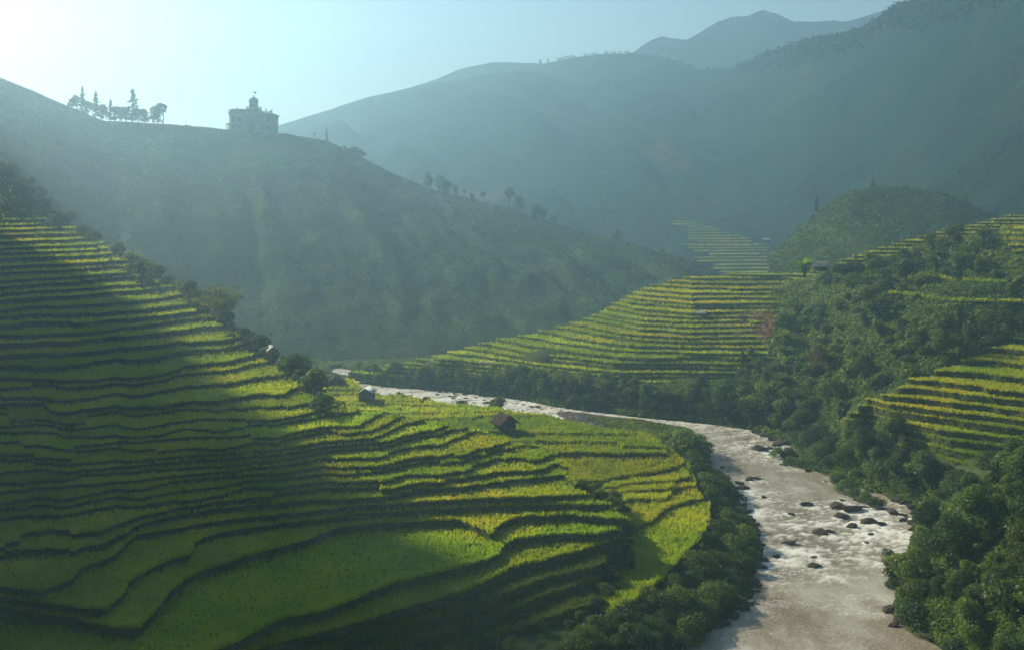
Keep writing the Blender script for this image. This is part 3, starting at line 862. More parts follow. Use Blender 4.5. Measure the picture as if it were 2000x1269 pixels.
def river():
    st = 0.6
    xs = np.arange(-110, 100, st); ys = np.arange(100, 345, st)
    gx, gy = np.meshgrid(xs, ys)
    bed = vh(gx, gy)
    px = CX + gx / gy * F
    py = HY + HC * F / gy
    def blob(cx, cy, rx, ry):
        return np.exp(-((px - cx) / rx) ** 2 - ((py - cy) / ry) ** 2)
    rap = np.clip(1.0 * blob(1620, 1050, 190, 62) + 0.9 * blob(1500, 870, 110, 32) + 0.9 * blob(1000, 792, 190, 24) + 0.6 * blob(1750, 1010, 90, 30) + 0.25 * blob(1450, 975, 60, 40), 0, 1)
    fl = np.interp(gy, [100, 150, 200, 240, 290], [0.05, -0.1, -0.5, -1.0, -1.3])        # flow direction, roughly along the channel
    u = gx * np.cos(fl) + gy * np.sin(fl); v = -gx * np.sin(fl) + gy * np.cos(fl)
    n1 = fbm(u * 0.40, v * 0.75, 101, 4)
    n2 = fbm(u * 1.4, v * 2.2, 102, 3)
    n3 = fbm(u * 0.12, v * 0.30, 103, 4)
    zz = 0.04 * n1 + rap * (0.20 * n1 + 0.20 * n2) + 0.035 * n2
    calm = np.clip(1.0 * blob(1690, 962, 120, 20) + 0.9 * blob(1790, 1262, 110, 50) + 0.8 * blob(1430, 905, 40, 30), 0, 1)
    far = np.clip((848 - py) / 20, 0, 1)  # far reach whitened evenly: foam together with painted-in sparkle
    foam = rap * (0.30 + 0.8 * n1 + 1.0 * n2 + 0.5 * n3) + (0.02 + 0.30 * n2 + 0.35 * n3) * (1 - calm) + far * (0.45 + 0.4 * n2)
    for a, b, w, _l in RIVER_ROCKS:
        d0 = depth(b, 0); x0 = X(a, d0); s = w * d0 / F / 2
        dn = (d0 - gy) / s
        side = (gx - x0 - 0.25 * (d0 - gy)) / (s * (1.0 + 0.12 * np.clip(dn, 0, 8)))
        foam += 0.85 * np.exp(-side ** 2) * np.exp(-np.clip(dn - 0.4, 0, 99) / 3.0) * (dn > -1.3) * np.clip(0.6 + 1.2 * n2, 0, 1)
    foam = np.clip(foam, 0, 1)
    V = np.stack([gx, gy, zz], -1).reshape(-1, 3)
    keep = (bed.reshape(-1) < 1.2)
    Fc = grid_faces(len(ys), len(xs))
    Fc = Fc[keep[Fc].any(1)]
    m, t, out = newmat('river_water')
    at = t.nodes.new('ShaderNodeAttribute'); at.attribute_name = 'foam'
    base = ramp(t, noise_tex(t, 0.09, 6, 0.65, sc=(1, 0.45, 1)), [(0.36, (0.15, 0.105, 0.055)), (0.5, (0.25, 0.20, 0.135)), (0.64, (0.40, 0.365, 0.30))])  # silver-beige stop paints sky sheen and sun glint into the water colour
    fn = noise_tex(t, 3.6, 5, 0.7, sc=(0.6, 1.3, 1))
    mm = t.nodes.new('ShaderNodeMath'); mm.operation = 'MULTIPLY_ADD'
    t.links.new(fn, mm.inputs[0]); mm.inputs[1].default_value = 2.2; mm.inputs[2].default_value = -1.12
    ad = t.nodes.new('ShaderNodeMath'); ad.operation = 'ADD'; ad.use_clamp = True
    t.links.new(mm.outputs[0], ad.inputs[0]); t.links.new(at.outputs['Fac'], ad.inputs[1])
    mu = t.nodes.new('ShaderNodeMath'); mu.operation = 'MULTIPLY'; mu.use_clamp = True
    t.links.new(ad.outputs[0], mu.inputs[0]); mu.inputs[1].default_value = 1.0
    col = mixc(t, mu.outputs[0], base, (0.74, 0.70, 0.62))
    p = t.nodes.new('ShaderNodeBsdfPrincipled')
    t.links.new(col, p.inputs['Base Color'])
    rr = t.nodes.new('ShaderNodeMapRange'); rr.inputs['To Min'].default_value = 0.10; rr.inputs['To Max'].default_value = 0.55
    t.links.new(mu.outputs[0], rr.inputs[0]); t.links.new(rr.outputs[0], p.inputs['Roughness'])
    p.inputs['IOR'].default_value = 1.33
    b = t.nodes.new('ShaderNodeBump'); b.inputs['Strength'].default_value = 0.8; b.inputs['Distance'].default_value = 0.2
    t.links.new(noise_tex(t, 2.4, 6, 0.7, sc=(0.7, 1.4, 1)), b.inputs['Height']); t.links.new(b.outputs[0], p.inputs['Normal'])
    t.links.new(p.outputs[0], out.inputs[0])
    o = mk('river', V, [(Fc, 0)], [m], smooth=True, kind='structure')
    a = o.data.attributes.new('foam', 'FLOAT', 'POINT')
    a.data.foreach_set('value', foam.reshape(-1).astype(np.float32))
    return o
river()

# ------------------------------------------------------------------ naming
def tag(o, label, cat, group=None):
    o['label'] = label
    o['category'] = cat
    if group:
        o['group'] = group
    return o

def empty(name, loc, rz=0.0, sc=1.0):
    o = bpy.data.objects.new(name, None)
    COL.objects.link(o)
    o.location = loc
    o.rotation_euler = (0, 0, rz)
    o.scale = (sc, sc, sc) if not isinstance(sc, tuple) else sc
    return o

ONES = ['', 'first', 'second', 'third', 'fourth', 'fifth', 'sixth', 'seventh', 'eighth', 'ninth', 'tenth', 'eleventh', 'twelfth', 'thirteenth', 'fourteenth', 'fifteenth', 'sixteenth', 'seventeenth', 'eighteenth', 'nineteenth']
TENS = {2: ('twentieth', 'twenty'), 3: ('thirtieth', 'thirty'), 4: ('fortieth', 'forty'), 5: ('fiftieth', 'fifty'), 6: ('sixtieth', 'sixty'), 7: ('seventieth', 'seventy')}
def ordinal(n):
    if n < 20:
        return ONES[n]
    a, b = divmod(n, 10)
    return TENS[a][0] if b == 0 else TENS[a][1] + '-' + ONES[b]

# ------------------------------------------------------------------ foliage
def leaf_greens(k):
    return [(0.28, tuple(c * 0.6 for c in k)), (0.5, k), (0.75, tuple(min(1, c * 1.6) for c in (k[0] * 1.15, k[1], k[2])))]
M['leaf'] = leafmat('leaf_green', leaf_greens((0.085, 0.125, 0.018)), 0.45, 0.35, (1.5, 1.4, 0.7), rnd=0.35)
M['leaf_dark'] = leafmat('leaf_dark', leaf_greens((0.05, 0.08, 0.018)), 0.4, 0.35, (1.5, 1.4, 0.7), rnd=0.3)
M['leaf_yellow'] = leafmat('leaf_yellow', leaf_greens((0.115, 0.15, 0.02)), 0.5, 0.35, (1.5, 1.35, 0.7), rnd=0.3)
M['leaf_dry'] = leafmat('leaf_dry', leaf_greens((0.10, 0.075, 0.03)), 0.4, 0.35, (1.3, 1.2, 0.8), rnd=0.25)
M['needle'] = leafmat('needle', leaf_greens((0.025, 0.05, 0.022)), 0.25, 0.35, rnd=0.2)
M['banana'] = leafmat('banana_leaf', leaf_greens((0.11, 0.20, 0.02)), 0.5, 0.8, (1.4, 1.4, 0.6))
M['bark'] = surf('bark', [(0.3, (0.05, 0.04, 0.03)), (0.7, (0.11, 0.09, 0.065))], 2.0, 5, 0.6, 8.0)
M['corn'] = leafmat('dry_stalk', leaf_greens((0.26, 0.15, 0.075)), 0.4, 0.5)

def leaf_cloud(P, Nrm, size, rng, jitter=0.7, long=1.0):
    """Small folded leaf sprays at points P, facing roughly along Nrm."""
    n = len(P)
    r = rng.normal(0, 1, (n, 3))
    nn = Nrm + jitter * r
    nn /= np.linalg.norm(nn, axis=1)[:, None] + 1e-9
    a = np.cross(nn, rng.normal(0, 1, (n, 3))); a /= np.linalg.norm(a, axis=1)[:, None] + 1e-9
    b = np.cross(nn, a)
    s = (size * rng.uniform(0.55, 1.25, n))[:, None]
    V = np.stack([P - a * s * 0.5 * long, P - b * s * 0.36 + nn * s * 0.12, P + a * s * 0.55 * long - nn * s * 0.15, P + b * s * 0.36 + nn * s * 0.12], 1).reshape(-1, 3)
    return V, np.arange(4 * n).reshape(-1, 4)

def lobes_points(lobes, n, rng, shell=0.75):
    c = np.array([l[0] for l in lobes]); r = np.array([l[1] for l in lobes], float)
    w = (r ** 2).prod(1) ** (1 / 3) if r.ndim == 2 else r ** 2
    i = rng.choice(len(lobes), n, p=w / w.sum())
    d = rng.normal(0, 1, (n, 3)); d /= np.linalg.norm(d, axis=1)[:, None]
    d[:, 2] = np.where(rng.random(n) < 0.35, np.abs(d[:, 2]), d[:, 2])
    rad = np.where(rng.random(n) < 0.8, rng.uniform(shell, 1.08, n), rng.uniform(0.2, shell, n))
    rr = r[i] if r.ndim == 2 else r[i][:, None]
    return c[i] + d * rr * rad[:, None], d

def tube(pts, rad, seg=6):
    pts = np.array(pts, float); n = len(pts)
    V = []
    for i in range(n):
        t = pts[min(i + 1, n - 1)] - pts[max(i - 1, 0)]
        t /= np.linalg.norm(t) + 1e-9
        u = np.cross(t, (0.3, 0.9, 0.1)); u /= np.linalg.norm(u); v = np.cross(t, u)
        for k in range(seg):
            an = 2 * math.pi * k / seg
            V.append(pts[i] + rad[i] * (math.cos(an) * u + math.sin(an) * v))
    Fc = []
    for i in range(n - 1):
        for k in range(seg):
            k2 = (k + 1) % seg
            Fc.append((i * seg + k, i * seg + k2, (i + 1) * seg + k2, (i + 1) * seg + k))
    return np.array(V), np.array(Fc)

def merge(parts):
    V, Fq, o = [], [], 0
    for v, f in parts:
        V.append(v); Fq.append(np.asarray(f) + o); o += len(v)
    return np.concatenate(V), np.concatenate(Fq)

class Proto:
    """Meshes of one kind of plant: list of (part name, mesh datablock)."""
    def __init__(self, parts):
        self.parts = parts

def store(name, V, groups, mats, smooth=False):
    o = mk(name, V, groups, mats, smooth=smooth)
    me = o.data
    bpy.data.objects.remove(o)
    return me

def tree_proto(seed, h=8.0, rad=3.0, n=1500, leaf=0.55, mat='leaf', trunk_frac=0.35, nl=9, shape=(1, 1, 0.8)):
    rng = np.random.default_rng(seed)
    lob = []
    ch = h * (1 - trunk_frac)
    for i in range(nl):
        a = rng.uniform(0, 2 * np.pi); q = rng.uniform(0.15, 1.0) ** 0.6
        zf = rng.uniform(0.1, 0.95)
        rr = rad * q * (1.05 - 0.65 * abs(zf - 0.4) - 0.25 * zf)
        r = rad * rng.uniform(0.28, 0.5)
        lob.append(((math.cos(a) * rr * shape[0] * 0.8, math.sin(a) * rr * shape[1] * 0.8, h * trunk_frac + ch * zf * 0.92), (r, r, r * rng.uniform(0.6, 0.85))))
    lob.append(((0, 0, h * trunk_frac + ch * 0.5), (rad * 0.55, rad * 0.55, ch * 0.36)))
    P, d = lobes_points(lob, n, rng)
    P[:, 2] = np.maximum(P[:, 2], 0.1)
    V, Fq = leaf_cloud(P, d + (0, 0, 0.35), leaf, rng)
    crown = store('crown', V, [(Fq, 0)], [M[mat]])
    parts = [tube([(0, 0, -0.6), (0.05 * h * rng.normal(), 0.05 * h * rng.normal(), h * 0.3), (0.06 * h * rng.normal(), 0.06 * h * rng.normal(), h * 0.72)], [h * 0.022, h * 0.016, h * 0.006])]
    for l in lob[:5]:
        e = np.array(l[0])
        parts.append(tube([(0, 0, h * trunk_frac * 0.8), e * (0.55, 0.55, 0.5) + (0, 0, h * trunk_frac * 0.45), e], [h * 0.011, h * 0.008, h * 0.004], 5))
    tv, tf = merge(parts)
    trunk = store('trunk', tv, [(tf, 0)], [M['bark']], smooth=True)
    return Proto([('trunk', trunk), ('crown', crown)])

def bush_proto(seed, h=2.6, rad=1.9, n=750, leaf=0.42, mat='leaf', nl=7):
    rng = np.random.default_rng(seed)
    lob = []
    for i in range(nl):
        a = rng.uniform(0, 2 * np.pi); q = rng.uniform(0, 0.75)
        r = rad * rng.uniform(0.35, 0.6)
        lob.append(((math.cos(a) * rad * q, math.sin(a) * rad * q, rng.uniform(0.2, 0.75) * h * (1.1 - q * 0.6)), (r, r, r * 0.75)))
    P, d = lobes_points(lob, n, rng)
    P = P[P[:, 2] > -0.3] ; d = d[:len(P)]
    V, Fq = leaf_cloud(P, d + (0, 0, 0.5), leaf, rng)
    return Proto([('', store('bush', V, [(Fq, 0)], [M[mat]]))])

def conifer_proto(seed, h=16.0, rad=3.6, n=900, leaf=0.9, sparse=0.0):
    rng = np.random.default_rng(seed)
    tiers = 15
    P, N = [], []
    for k in range(tiers):
        z = h * (0.12 + 0.86 * k / tiers)
        rr = rad * (1 - k / tiers) ** 0.8 * rng.uniform(0.75, 1.2)
        nb = max(3, int(8 - 4 * k / tiers))
        for b in range(nb):
            if rng.random() < sparse:
                continue
            a = rng.uniform(0, 2 * np.pi); ln = rr * rng.uniform(0.6, 1.1)
            m = max(2, int(n / (tiers * nb)))
            t = rng.random(m) ** 0.7
            q = np.stack([np.cos(a) * ln * t, np.sin(a) * ln * t, z - 0.22 * ln * t ** 2 + 0.10 * ln * t], 1) + rng.normal(0, 0.05 * rad, (m, 3)) * (1, 1, 0.7)
            P.append(q); N.append(np.tile((0.2 * np.cos(a), 0.2 * np.sin(a), 0.8), (m, 1)))
    t = rng.random(40)
    P.append(np.stack([rng.normal(0, 0.12, 40), rng.normal(0, 0.12, 40), h * (0.9 + 0.1 * t)], 1)); N.append(np.tile((0, 0, 1.0), (40, 1)))
    P = np.concatenate(P); N = np.concatenate(N)
    V, Fq = leaf_cloud(P, N, leaf, rng, 0.5, 1.2)
    crown = store('crown', V, [(Fq, 0)], [M['needle']])
    tv, tf = tube([(0, 0, -0.8), (0, 0, h * 0.5), (0, 0, h * 0.98)], [h * 0.016, h * 0.011, h * 0.002])
    return Proto([('trunk', store('trunk', tv, [(tf, 0)], [M['bark']], True)), ('crown', crown)])

def bamboo_proto(seed, h=10.0, nst=13, lean=(0.5, 0, 0)):
    rng = np.random.default_rng(seed)
    parts, P, N = [], [], []
    for s in range(nst):
        a = rng.uniform(0, 2 * np.pi); hh = h * rng.uniform(0.6, 1.05); sp = hh * rng.uniform(0.25, 0.85)
        dx, dy = math.cos(a) * sp + lean[0] * hh * 0.5, math.sin(a) * sp * 0.7
        t = np.linspace(0, 1, 8)
        pts = np.stack([dx * t ** 2.2 + 0.25 * math.cos(a), dy * t ** 2.2 + 0.25 * math.sin(a), hh * (t - 0.42 * t ** 3.0)], 1)
        parts.append(tube(pts, np.linspace(0.06, 0.012, 8), 4))
        m = 230
        tt = rng.uniform(0.3, 1.0, m) ** 0.8
        q = np.stack([np.interp(tt, t, pts[:, k]) for k in range(3)], 1)
        q += rng.normal(0, 1, (m, 3)) * (0.10 + 0.30 * np.sin(tt * np.pi * 0.9)[:, None]) * (h / 10) - np.array([0, 0, 0.25])
        P.append(q); N.append(rng.normal(0, 0.6, (m, 3)) + (0, 0, 0.3))
    P = np.concatenate(P); N = np.concatenate(N)
    V, Fq = leaf_cloud(P, N, 0.30 * h / 10, rng, 0.6, 1.6)
    tv, tf = merge(parts)
    return Proto([('culms', store('culms', tv, [(tf, 0)], [M['bark']], True)), ('crown', store('crown', V, [(Fq, 0)], [M['leaf']]))])

def put(name, proto, loc, rz, sc, label, cat, group=None, mats=None):
    """One plant: an object of its own (its parts share mesh data with the others of its kind)."""
    if len(proto.parts) == 1 and proto.parts[0][0] == '':
        o = bpy.data.objects.new(name, proto.parts[0][1])
        COL.objects.link(o)
        o.location = loc; o.rotation_euler = (0, 0, rz); o.scale = sc if isinstance(sc, tuple) else (sc, sc, sc)
    else:
        o = empty(name, loc, rz, sc)
        for nm, me in proto.parts:
            c = bpy.data.objects.new(nm, me)
            COL.objects.link(c)
            c.parent = o
    return tag(o, label, cat, group)

TREES = [tree_proto(201 + i, 8, 3.0 + 0.3 * (i % 3), 1500, 0.55, ['leaf', 'leaf_dark', 'leaf', 'leaf_yellow', 'leaf_dark', 'leaf'][i], 0.22 + 0.05 * (i % 2), 9 + i % 3) for i in range(6)]
NEAR_TREES = [tree_proto(231 + i, 8, 3.3, 5200, 0.34, ['leaf', 'leaf_dark', 'leaf', 'leaf_dark'][i], 0.2, 14) for i in range(4)]
FAR_TREES = [tree_proto(251 + i, 8, 3.2, 520, 0.95, ['leaf_dark', 'leaf'][i % 2], 0.12, 11) for i in range(4)]
SMALL_CROWN = [tree_proto(271 + i, 8, 2.0, 420, 0.7, 'leaf_dark', 0.5, 6) for i in range(2)]
COLUMN = [tree_proto(281 + i, 8, 1.4, 900, 0.5, 'leaf_dark', 0.08, 10) for i in range(2)]
DRY_TREE = [tree_proto(285, 8, 3.2, 1000, 0.5, 'leaf_dry', 0.25, 9)]
BUSHES = [bush_proto(301 + i, 2.6, 1.9, 800, 0.42, ['leaf', 'leaf_dark', 'leaf_yellow', 'leaf'][i]) for i in range(4)]
NEAR_BUSHES = [bush_proto(321 + i, 2.6, 1.9, 2000, 0.25, ['leaf', 'leaf_dark', 'leaf_dark'][i], 9) for i in range(3)]
CONIFERS = [conifer_proto(331 + i, 16, 3.6, 1100, 0.95, [0.0, 0.25, 0.1][i]) for i in range(3)]
BAMBOO = [bamboo_proto(341 + i, 10, 15, (0.5 * (1 - i), 0, 0)) for i in range(3)]

# ------------------------------------------------------------------ finding the ground under a picture point
def ray_hit(px, py, height, d0=95.0, d1=420.0, st=1.0):
    d = np.arange(d0, d1, st)
    h = height(X(px, d), d)
    zr = HC - (py - HY) * d / F
    k = np.argmax(h >= zr)
    if h[k] < zr[k]:
        return None
    return X(px, d[k]), d[k], float(h[k])

def inside(poly, x, y):
    c = False; n = len(poly); j = n - 1
    for i in range(n):
        xi, yi = poly[i]; xj, yj = poly[j]
        if (yi > y) != (yj > y) and x < (xj - xi) * (y - yi) / (yj - yi) + xi:
            c = not c
        j = i
    return c

def near_h(px, d):
    return near.height(px, d)

def scatter(poly, height, n, rng, mind, d0=95, avoid=None, dmax=420.0):
    """n random stations inside a picture polygon, dropped on the ground; no two closer than mind(d) metres."""
    xs = [p[0] for p in poly]; ys = [p[1] for p in poly]
    out = []; tries = 0
    while len(out) < n and tries < n * 40:
        tries += 1
        a, b = rng.uniform(min(xs), max(xs)), rng.uniform(min(ys), max(ys))
        if not inside(poly, a, b) or (avoid and avoid(a, b)):
            continue
        h = ray_hit(a, b, height, d0, dmax)
        if h is None:
            continue
        if any((h[0] - q[0]) ** 2 + (h[1] - q[1]) ** 2 < mind ** 2 for q in out):
            continue
        out.append((*h, a, b))
    return out

def mass(points, protos, size, name, cat, where, bands, rng, kinds=None, tint=None):
    """Plants of one stand. bands = [(lower picture row limit, words)]; each is labelled by its row and its turn along that row."""
    rows = {}
    for p in points:
        for lim, word in bands:
            if p[4] <= lim:
                rows.setdefault(word, []).append(p)
                break
    for word, ps in rows.items():
        ps.sort(key=lambda q: q[3])
        for i, q in enumerate(ps):
            pr = protos[rng.integers(len(protos))]
            s = size * rng.choice([0.6, 0.8, 1.0, 1.15, 1.45]) * rng.uniform(0.9, 1.1)
            look = 'big' if s > size * 1.15 else ('small' if s < size * 0.88 else 'leafy')
            put(name, pr, (q[0], q[1], q[2] - 0.15), rng.uniform(0, 6.28), (s * rng.uniform(0.85, 1.2), s * rng.uniform(0.85, 1.2), s * rng.uniform(0.85, 1.15)),
                f'{look} {cat} {word}, {ordinal(i + 1)} from left', cat, where)

vrng = np.random.default_rng(77)
hv = lambda x, y: vh(x, y)

# far bank: a dense row of trees along the water
bank_line = [(700, 748), (800, 755), (880, 760), (960, 768), (1040, 779), (1120, 793), (1200, 797), (1300, 808), (1400, 816), (1470, 826), (1530, 846)]
pts = []
bl = np.array(bank_line, float)
for a in np.arange(705, 1535, 13.5):
    for r in range(3):
        aa = a + vrng.uniform(-6, 6)
        base = np.interp(aa, bl[:, 0], bl[:, 1])
        if aa < 900 and r == 2:
            continue
        off = [vrng.uniform(-3, 3), -vrng.uniform(9, 15), -vrng.uniform(18, 30) * (1 if aa > 960 else 0.4)][r]
        h = ray_hit(aa, base + off, hv)
        if h:
            pts.append((*h, aa, base + off, r))
for r, (word, sz, pro) in enumerate([('at the water edge of the far bank', 0.42, TREES), ('in the second row of the far bank', 0.62, TREES), ('at the back of the far bank row', 0.66, TREES + BAMBOO[:2])]):
    row = sorted([p for p in pts if p[5] == r], key=lambda q: q[3])
    for i, q in enumerate(row):
        s = sz * vrng.uniform(0.7, 1.3) * (0.85 if q[3] < 900 else (0.8 if q[3] < 1000 else (1.25 if q[3] > 1380 else 1)))
        put('bank_tree', pro[vrng.integers(len(pro))], (q[0], q[1], q[2] - 0.3), vrng.uniform(0, 6.28), (s * 1.1, s * 1.1, s * vrng.uniform(0.85, 1.15)),
            f'dense green tree {word}, {ordinal(i + 1)} from the left', 'tree', 'trees along the far river bank')

# overgrown slope on the right
slope_poly = [(1480, 612), (1545, 552), (1640, 530), (1740, 510), (1860, 470), (1990, 452), (2040, 470), (2040, 640), (1975, 655), (1880, 705), (1780, 745), (1690, 775), (1640, 800), (1640, 850), (1600, 890), (1540, 842), (1440, 790), (1420, 745), (1500, 690)]
def on_ledge(a, b):
    return (1800 < a < 1965 and 552 < b < 600) or (1735 < a and 592 < b < 634) or (1935 < a and 452 < b < 545) or (1640 < a < 1790 and 640 < b < 760 and vrng.random() < 0.75) or (1375 < a < 1530 and 590 < b < 690) or (1525 < a < 1655 and b < 605)
sp_ = scatter(slope_poly, hv, 150, vrng, 3.6, 150, on_ledge)
big = [q for q in sp_[:64]]
small = [q for q in sp_[64:]]
sb = [(540, 'high on the overgrown right slope'), (640, 'on the upper overgrown right slope'), (730, 'in the middle of the overgrown right slope'), (2000, 'low on the overgrown right slope')]
mass(big, TREES + BAMBOO + [COLUMN[0]], 0.62, 'slope_tree', 'tree', 'trees on the overgrown right slope', sb, vrng)
mass(small, BUSHES, 1.15, 'slope_bush', 'bush', 'bushes on the overgrown right slope', sb, vrng)
put('dry_tree', DRY_TREE[0], (*ray_hit(1600, 735, hv)[:2], ray_hit(1600, 735, hv)[2] - 0.3), 1.0, 1.05, 'brownish half dry tree in the middle of the overgrown slope', 'tree')
for i, (a, b, s) in enumerate([(1535, 690, 0.9), (1560, 620, 0.75), (1500, 760, 0.7), (1455, 770, 0.62)]):
    h = ray_hit(a, b, hv)
    put('bamboo', BAMBOO[i % 3], (h[0], h[1], h[2] - 0.2), 0.3 + i, s * 1.25, ['arching bamboo clump beside the dry reddish crop patch', 'bamboo clump on the slope below the banana plant', 'bamboo clump above the river bend on the right bank', 'small bamboo clump behind the far bank trees'][i], 'bamboo', 'bamboo on the right slope')

# right bank between the rapids and the lower terraces
rb_poly = [(1545, 850), (1640, 850), (1700, 862), (1760, 890), (1850, 925), (1930, 950), (1900, 975), (1820, 985), (1760, 962), (1700, 945), (1640, 925), (1590, 900)]
rb = scatter(rb_poly, hv, 46, vrng, 2.2, 140)
rbb = [(900, 'on the river bank below the lower terraces, upper row'), (2000, 'at the water below the lower terraces')]
mass(rb[:14], NEAR_TREES[:2] + TREES[:4] + [BAMBOO[2]], 0.62, 'bank_tree', 'tree', 'trees on the right bank', rbb, vrng)
mass(rb[14:], NEAR_BUSHES, 1.0, 'bank_bush', 'bush', 'bushes on the right bank', rbb, vrng)
for a, b, s, lab in [(1680, 905, 0.85, 'tall rounded tree standing before the lowest right terrace'), (1585, 880, 0.7, 'bright green tree above the boulders at the river bend'), (1800, 950, 0.8, 'round dark tree below the lower right terraces')]:
    h = ray_hit(a, b, hv)
    put('bank_tree', NEAR_TREES[int(a) % 4], (h[0], h[1], h[2] - 0.3), a, s, lab, 'tree')

# dense trees close by at the lower right
nb_poly = [(1772, 1085), (1820, 1020), (1890, 960), (1950, 890), (2000, 880), (2090, 880), (2090, 1330), (1900, 1330), (1830, 1262), (1752, 1205), (1740, 1150)]
nbp = scatter(nb_poly, hv, 62, vrng, 2.3, 95)
nbb = [(1000, 'in the top row of the dense near bank'), (1120, 'in the upper part of the dense near bank'), (1220, 'in the lower part of the dense near bank'), (2000, 'at the foot of the dense near bank')]
mass(nbp[:38], NEAR_TREES + [BAMBOO[1], TREES[3]], 0.66, 'near_tree', 'tree', 'trees on the near right bank', nbb, vrng)
mass(nbp[38:], NEAR_BUSHES, 1.2, 'near_bush', 'bush', 'bushes on the near right bank', nbb, vrng)
for a, b, s, lab in [(1745, 1150, 0.72, 'dark tree leaning out over the river from the near bank'), (1985, 960, 1.05, 'tallest tree of the near bank, at the photo edge')]:
    h = ray_hit(a, b, hv)
    put('near_tree', NEAR_TREES[int(a) % 4], (h[0], h[1], h[2] - 0.3), a, s, lab, 'tree')

for a, dd, s, lab in [(1618, 300, 1.0, 'bush hiding the end wall of the lowest golden step by the hut'), (1632, 297, 0.8, 'bush under the lowest golden step by the hut')]:
    put('slope_bush', BUSHES[0], (X(a, dd - 5), dd - 5, float(vh(X(a, dd - 5), dd - 5)) - 0.1), a, s, lab, 'bush')
for i, (a, dd, s, lab) in enumerate([(1652, 187, 1.0, 'bush at the outer corner of the lowest right terraces'), (1668, 183, 0.9, 'bush in front of the outer corner of the lower right terraces'), (1640, 192, 0.9, 'bush just above the outer corner of the lower right terraces'),
                                    (1690, 181, 0.8, 'bush at the outer end of the lowest right step'), (1662, 196, 0.8, 'bush behind the outer end of the right terraces'), (1712, 178, 0.8, 'bush under the lowest right step'),
                                    (1520, 213, 0.9, 'bush on the small point by the boulders at the river bend'), (1545, 212, 0.8, 'second bush on the small point by the river bend')]):
    put('bank_bush', NEAR_BUSHES[i % 3], (X(a, dd), dd, max(float(vh(X(a, dd), dd)), 0.2) - 0.1), a, s, lab, 'bush')
for a, s, lab in [(1634, 1.3, 'first bush along the lowest golden step past the hut'), (1648, 1.2, 'second bush along the lowest golden step past the hut'), (1661, 1.35, 'third bush along the lowest golden step past the hut'), (1675, 1.2, 'last bush along the lowest golden step past the hut')]:
    put('slope_bush', BUSHES[int(a) % 4], (X(a, 289.5), 289.5, max(float(vh(X(a, 289.5), 289.5)), 34.2) - 0.2), a, s, lab, 'bush')
# left river bank: bushes between the rice and the stones
lb_poly = [(1345, 890), (1378, 905), (1415, 940), (1432, 985), (1465, 1045), (1472, 1085), (1455, 1120), (1440, 1170), (1390, 1215), (1330, 1262), (1120, 1290), (1140, 1250), (1190, 1215), (1245, 1190), (1300, 1140), (1345, 1092), (1392, 1045), (1395, 1000), (1372, 960), (1362, 925)]
lb = scatter(lb_poly, hv, 92, vrng, 1.5, 95)
lbb = [(960, 'beside the small lower fields'), (1060, 'beside the lowest bright field'), (1150, 'below the lowest bright field'), (2000, 'at the shaded end of the near bank')]
mass(lb, NEAR_BUSHES, 0.8, 'bank_bush', 'bush', 'bushes on the left river bank', lbb, vrng)
for a, b, s, lab in [(1238, 1268, 1.5, 'big rounded dark bush at the bottom edge by the river')]:
    h = ray_hit(a, b, hv)
    put('bank_bush', NEAR_BUSHES[1], (h[0], h[1], h[2] - 0.2), a, s, lab, 'bush')
# bushes of the gravel bar
for i, (a, b, s, lab) in enumerate([(1338, 893, 2.5, 'largest bush on the end of the gravel bar'), (1302, 882, 1.7, 'bush at the inner side of the gravel bar'), (1362, 882, 1.6, 'bush at the tip of the gravel bar by the rapids'),
                                    (1340, 866, 1.4, 'low bush at the back of the gravel bar'), (1372, 896, 0.8, 'small bush beside the stones of the gravel bar')]):
    h = ray_hit(a, b, hv)
    put('bar_bush', ([NEAR_BUSHES[0], BUSHES[2], NEAR_BUSHES[0], BUSHES[2], NEAR_BUSHES[0]])[i], (h[0], h[1], max(h[2], 0.2) - 0.1), a, s, lab, 'bush', 'bushes on the gravel bar')
# shrubs on the far edge of the river flat
def flat_top(px, py):
    best = None
    for zz, p, Df, Db in flats:
        if p[0] <= px <= p[-1]:
            d = (HC - zz) * F / (py - HY)
            if np.interp(px, p, Df) - 0.5 <= d <= np.interp(px, p, Db) + 2:
                best = (X(px, d), d, zz)
    return best
for a, b, s, lab in [(972, 797, 1.5, 'round dark bush at the field edge against the pale river'), (832, 783, 0.8, 'wide low shrub at the field edge near the small grey hut'), (901, 789, 0.75, 'thin leafy shrub standing against the pale river'),
                     (780, 771, 0.6, 'small shrub beside the far field and river')]:
    d = depth(b, 7.0)
    put('field_bush', BUSHES[int(a) % 4], (X(a, d), d, 6.6), a, (s * 1.2, s * 1.2, s * 0.8), lab, 'bush')

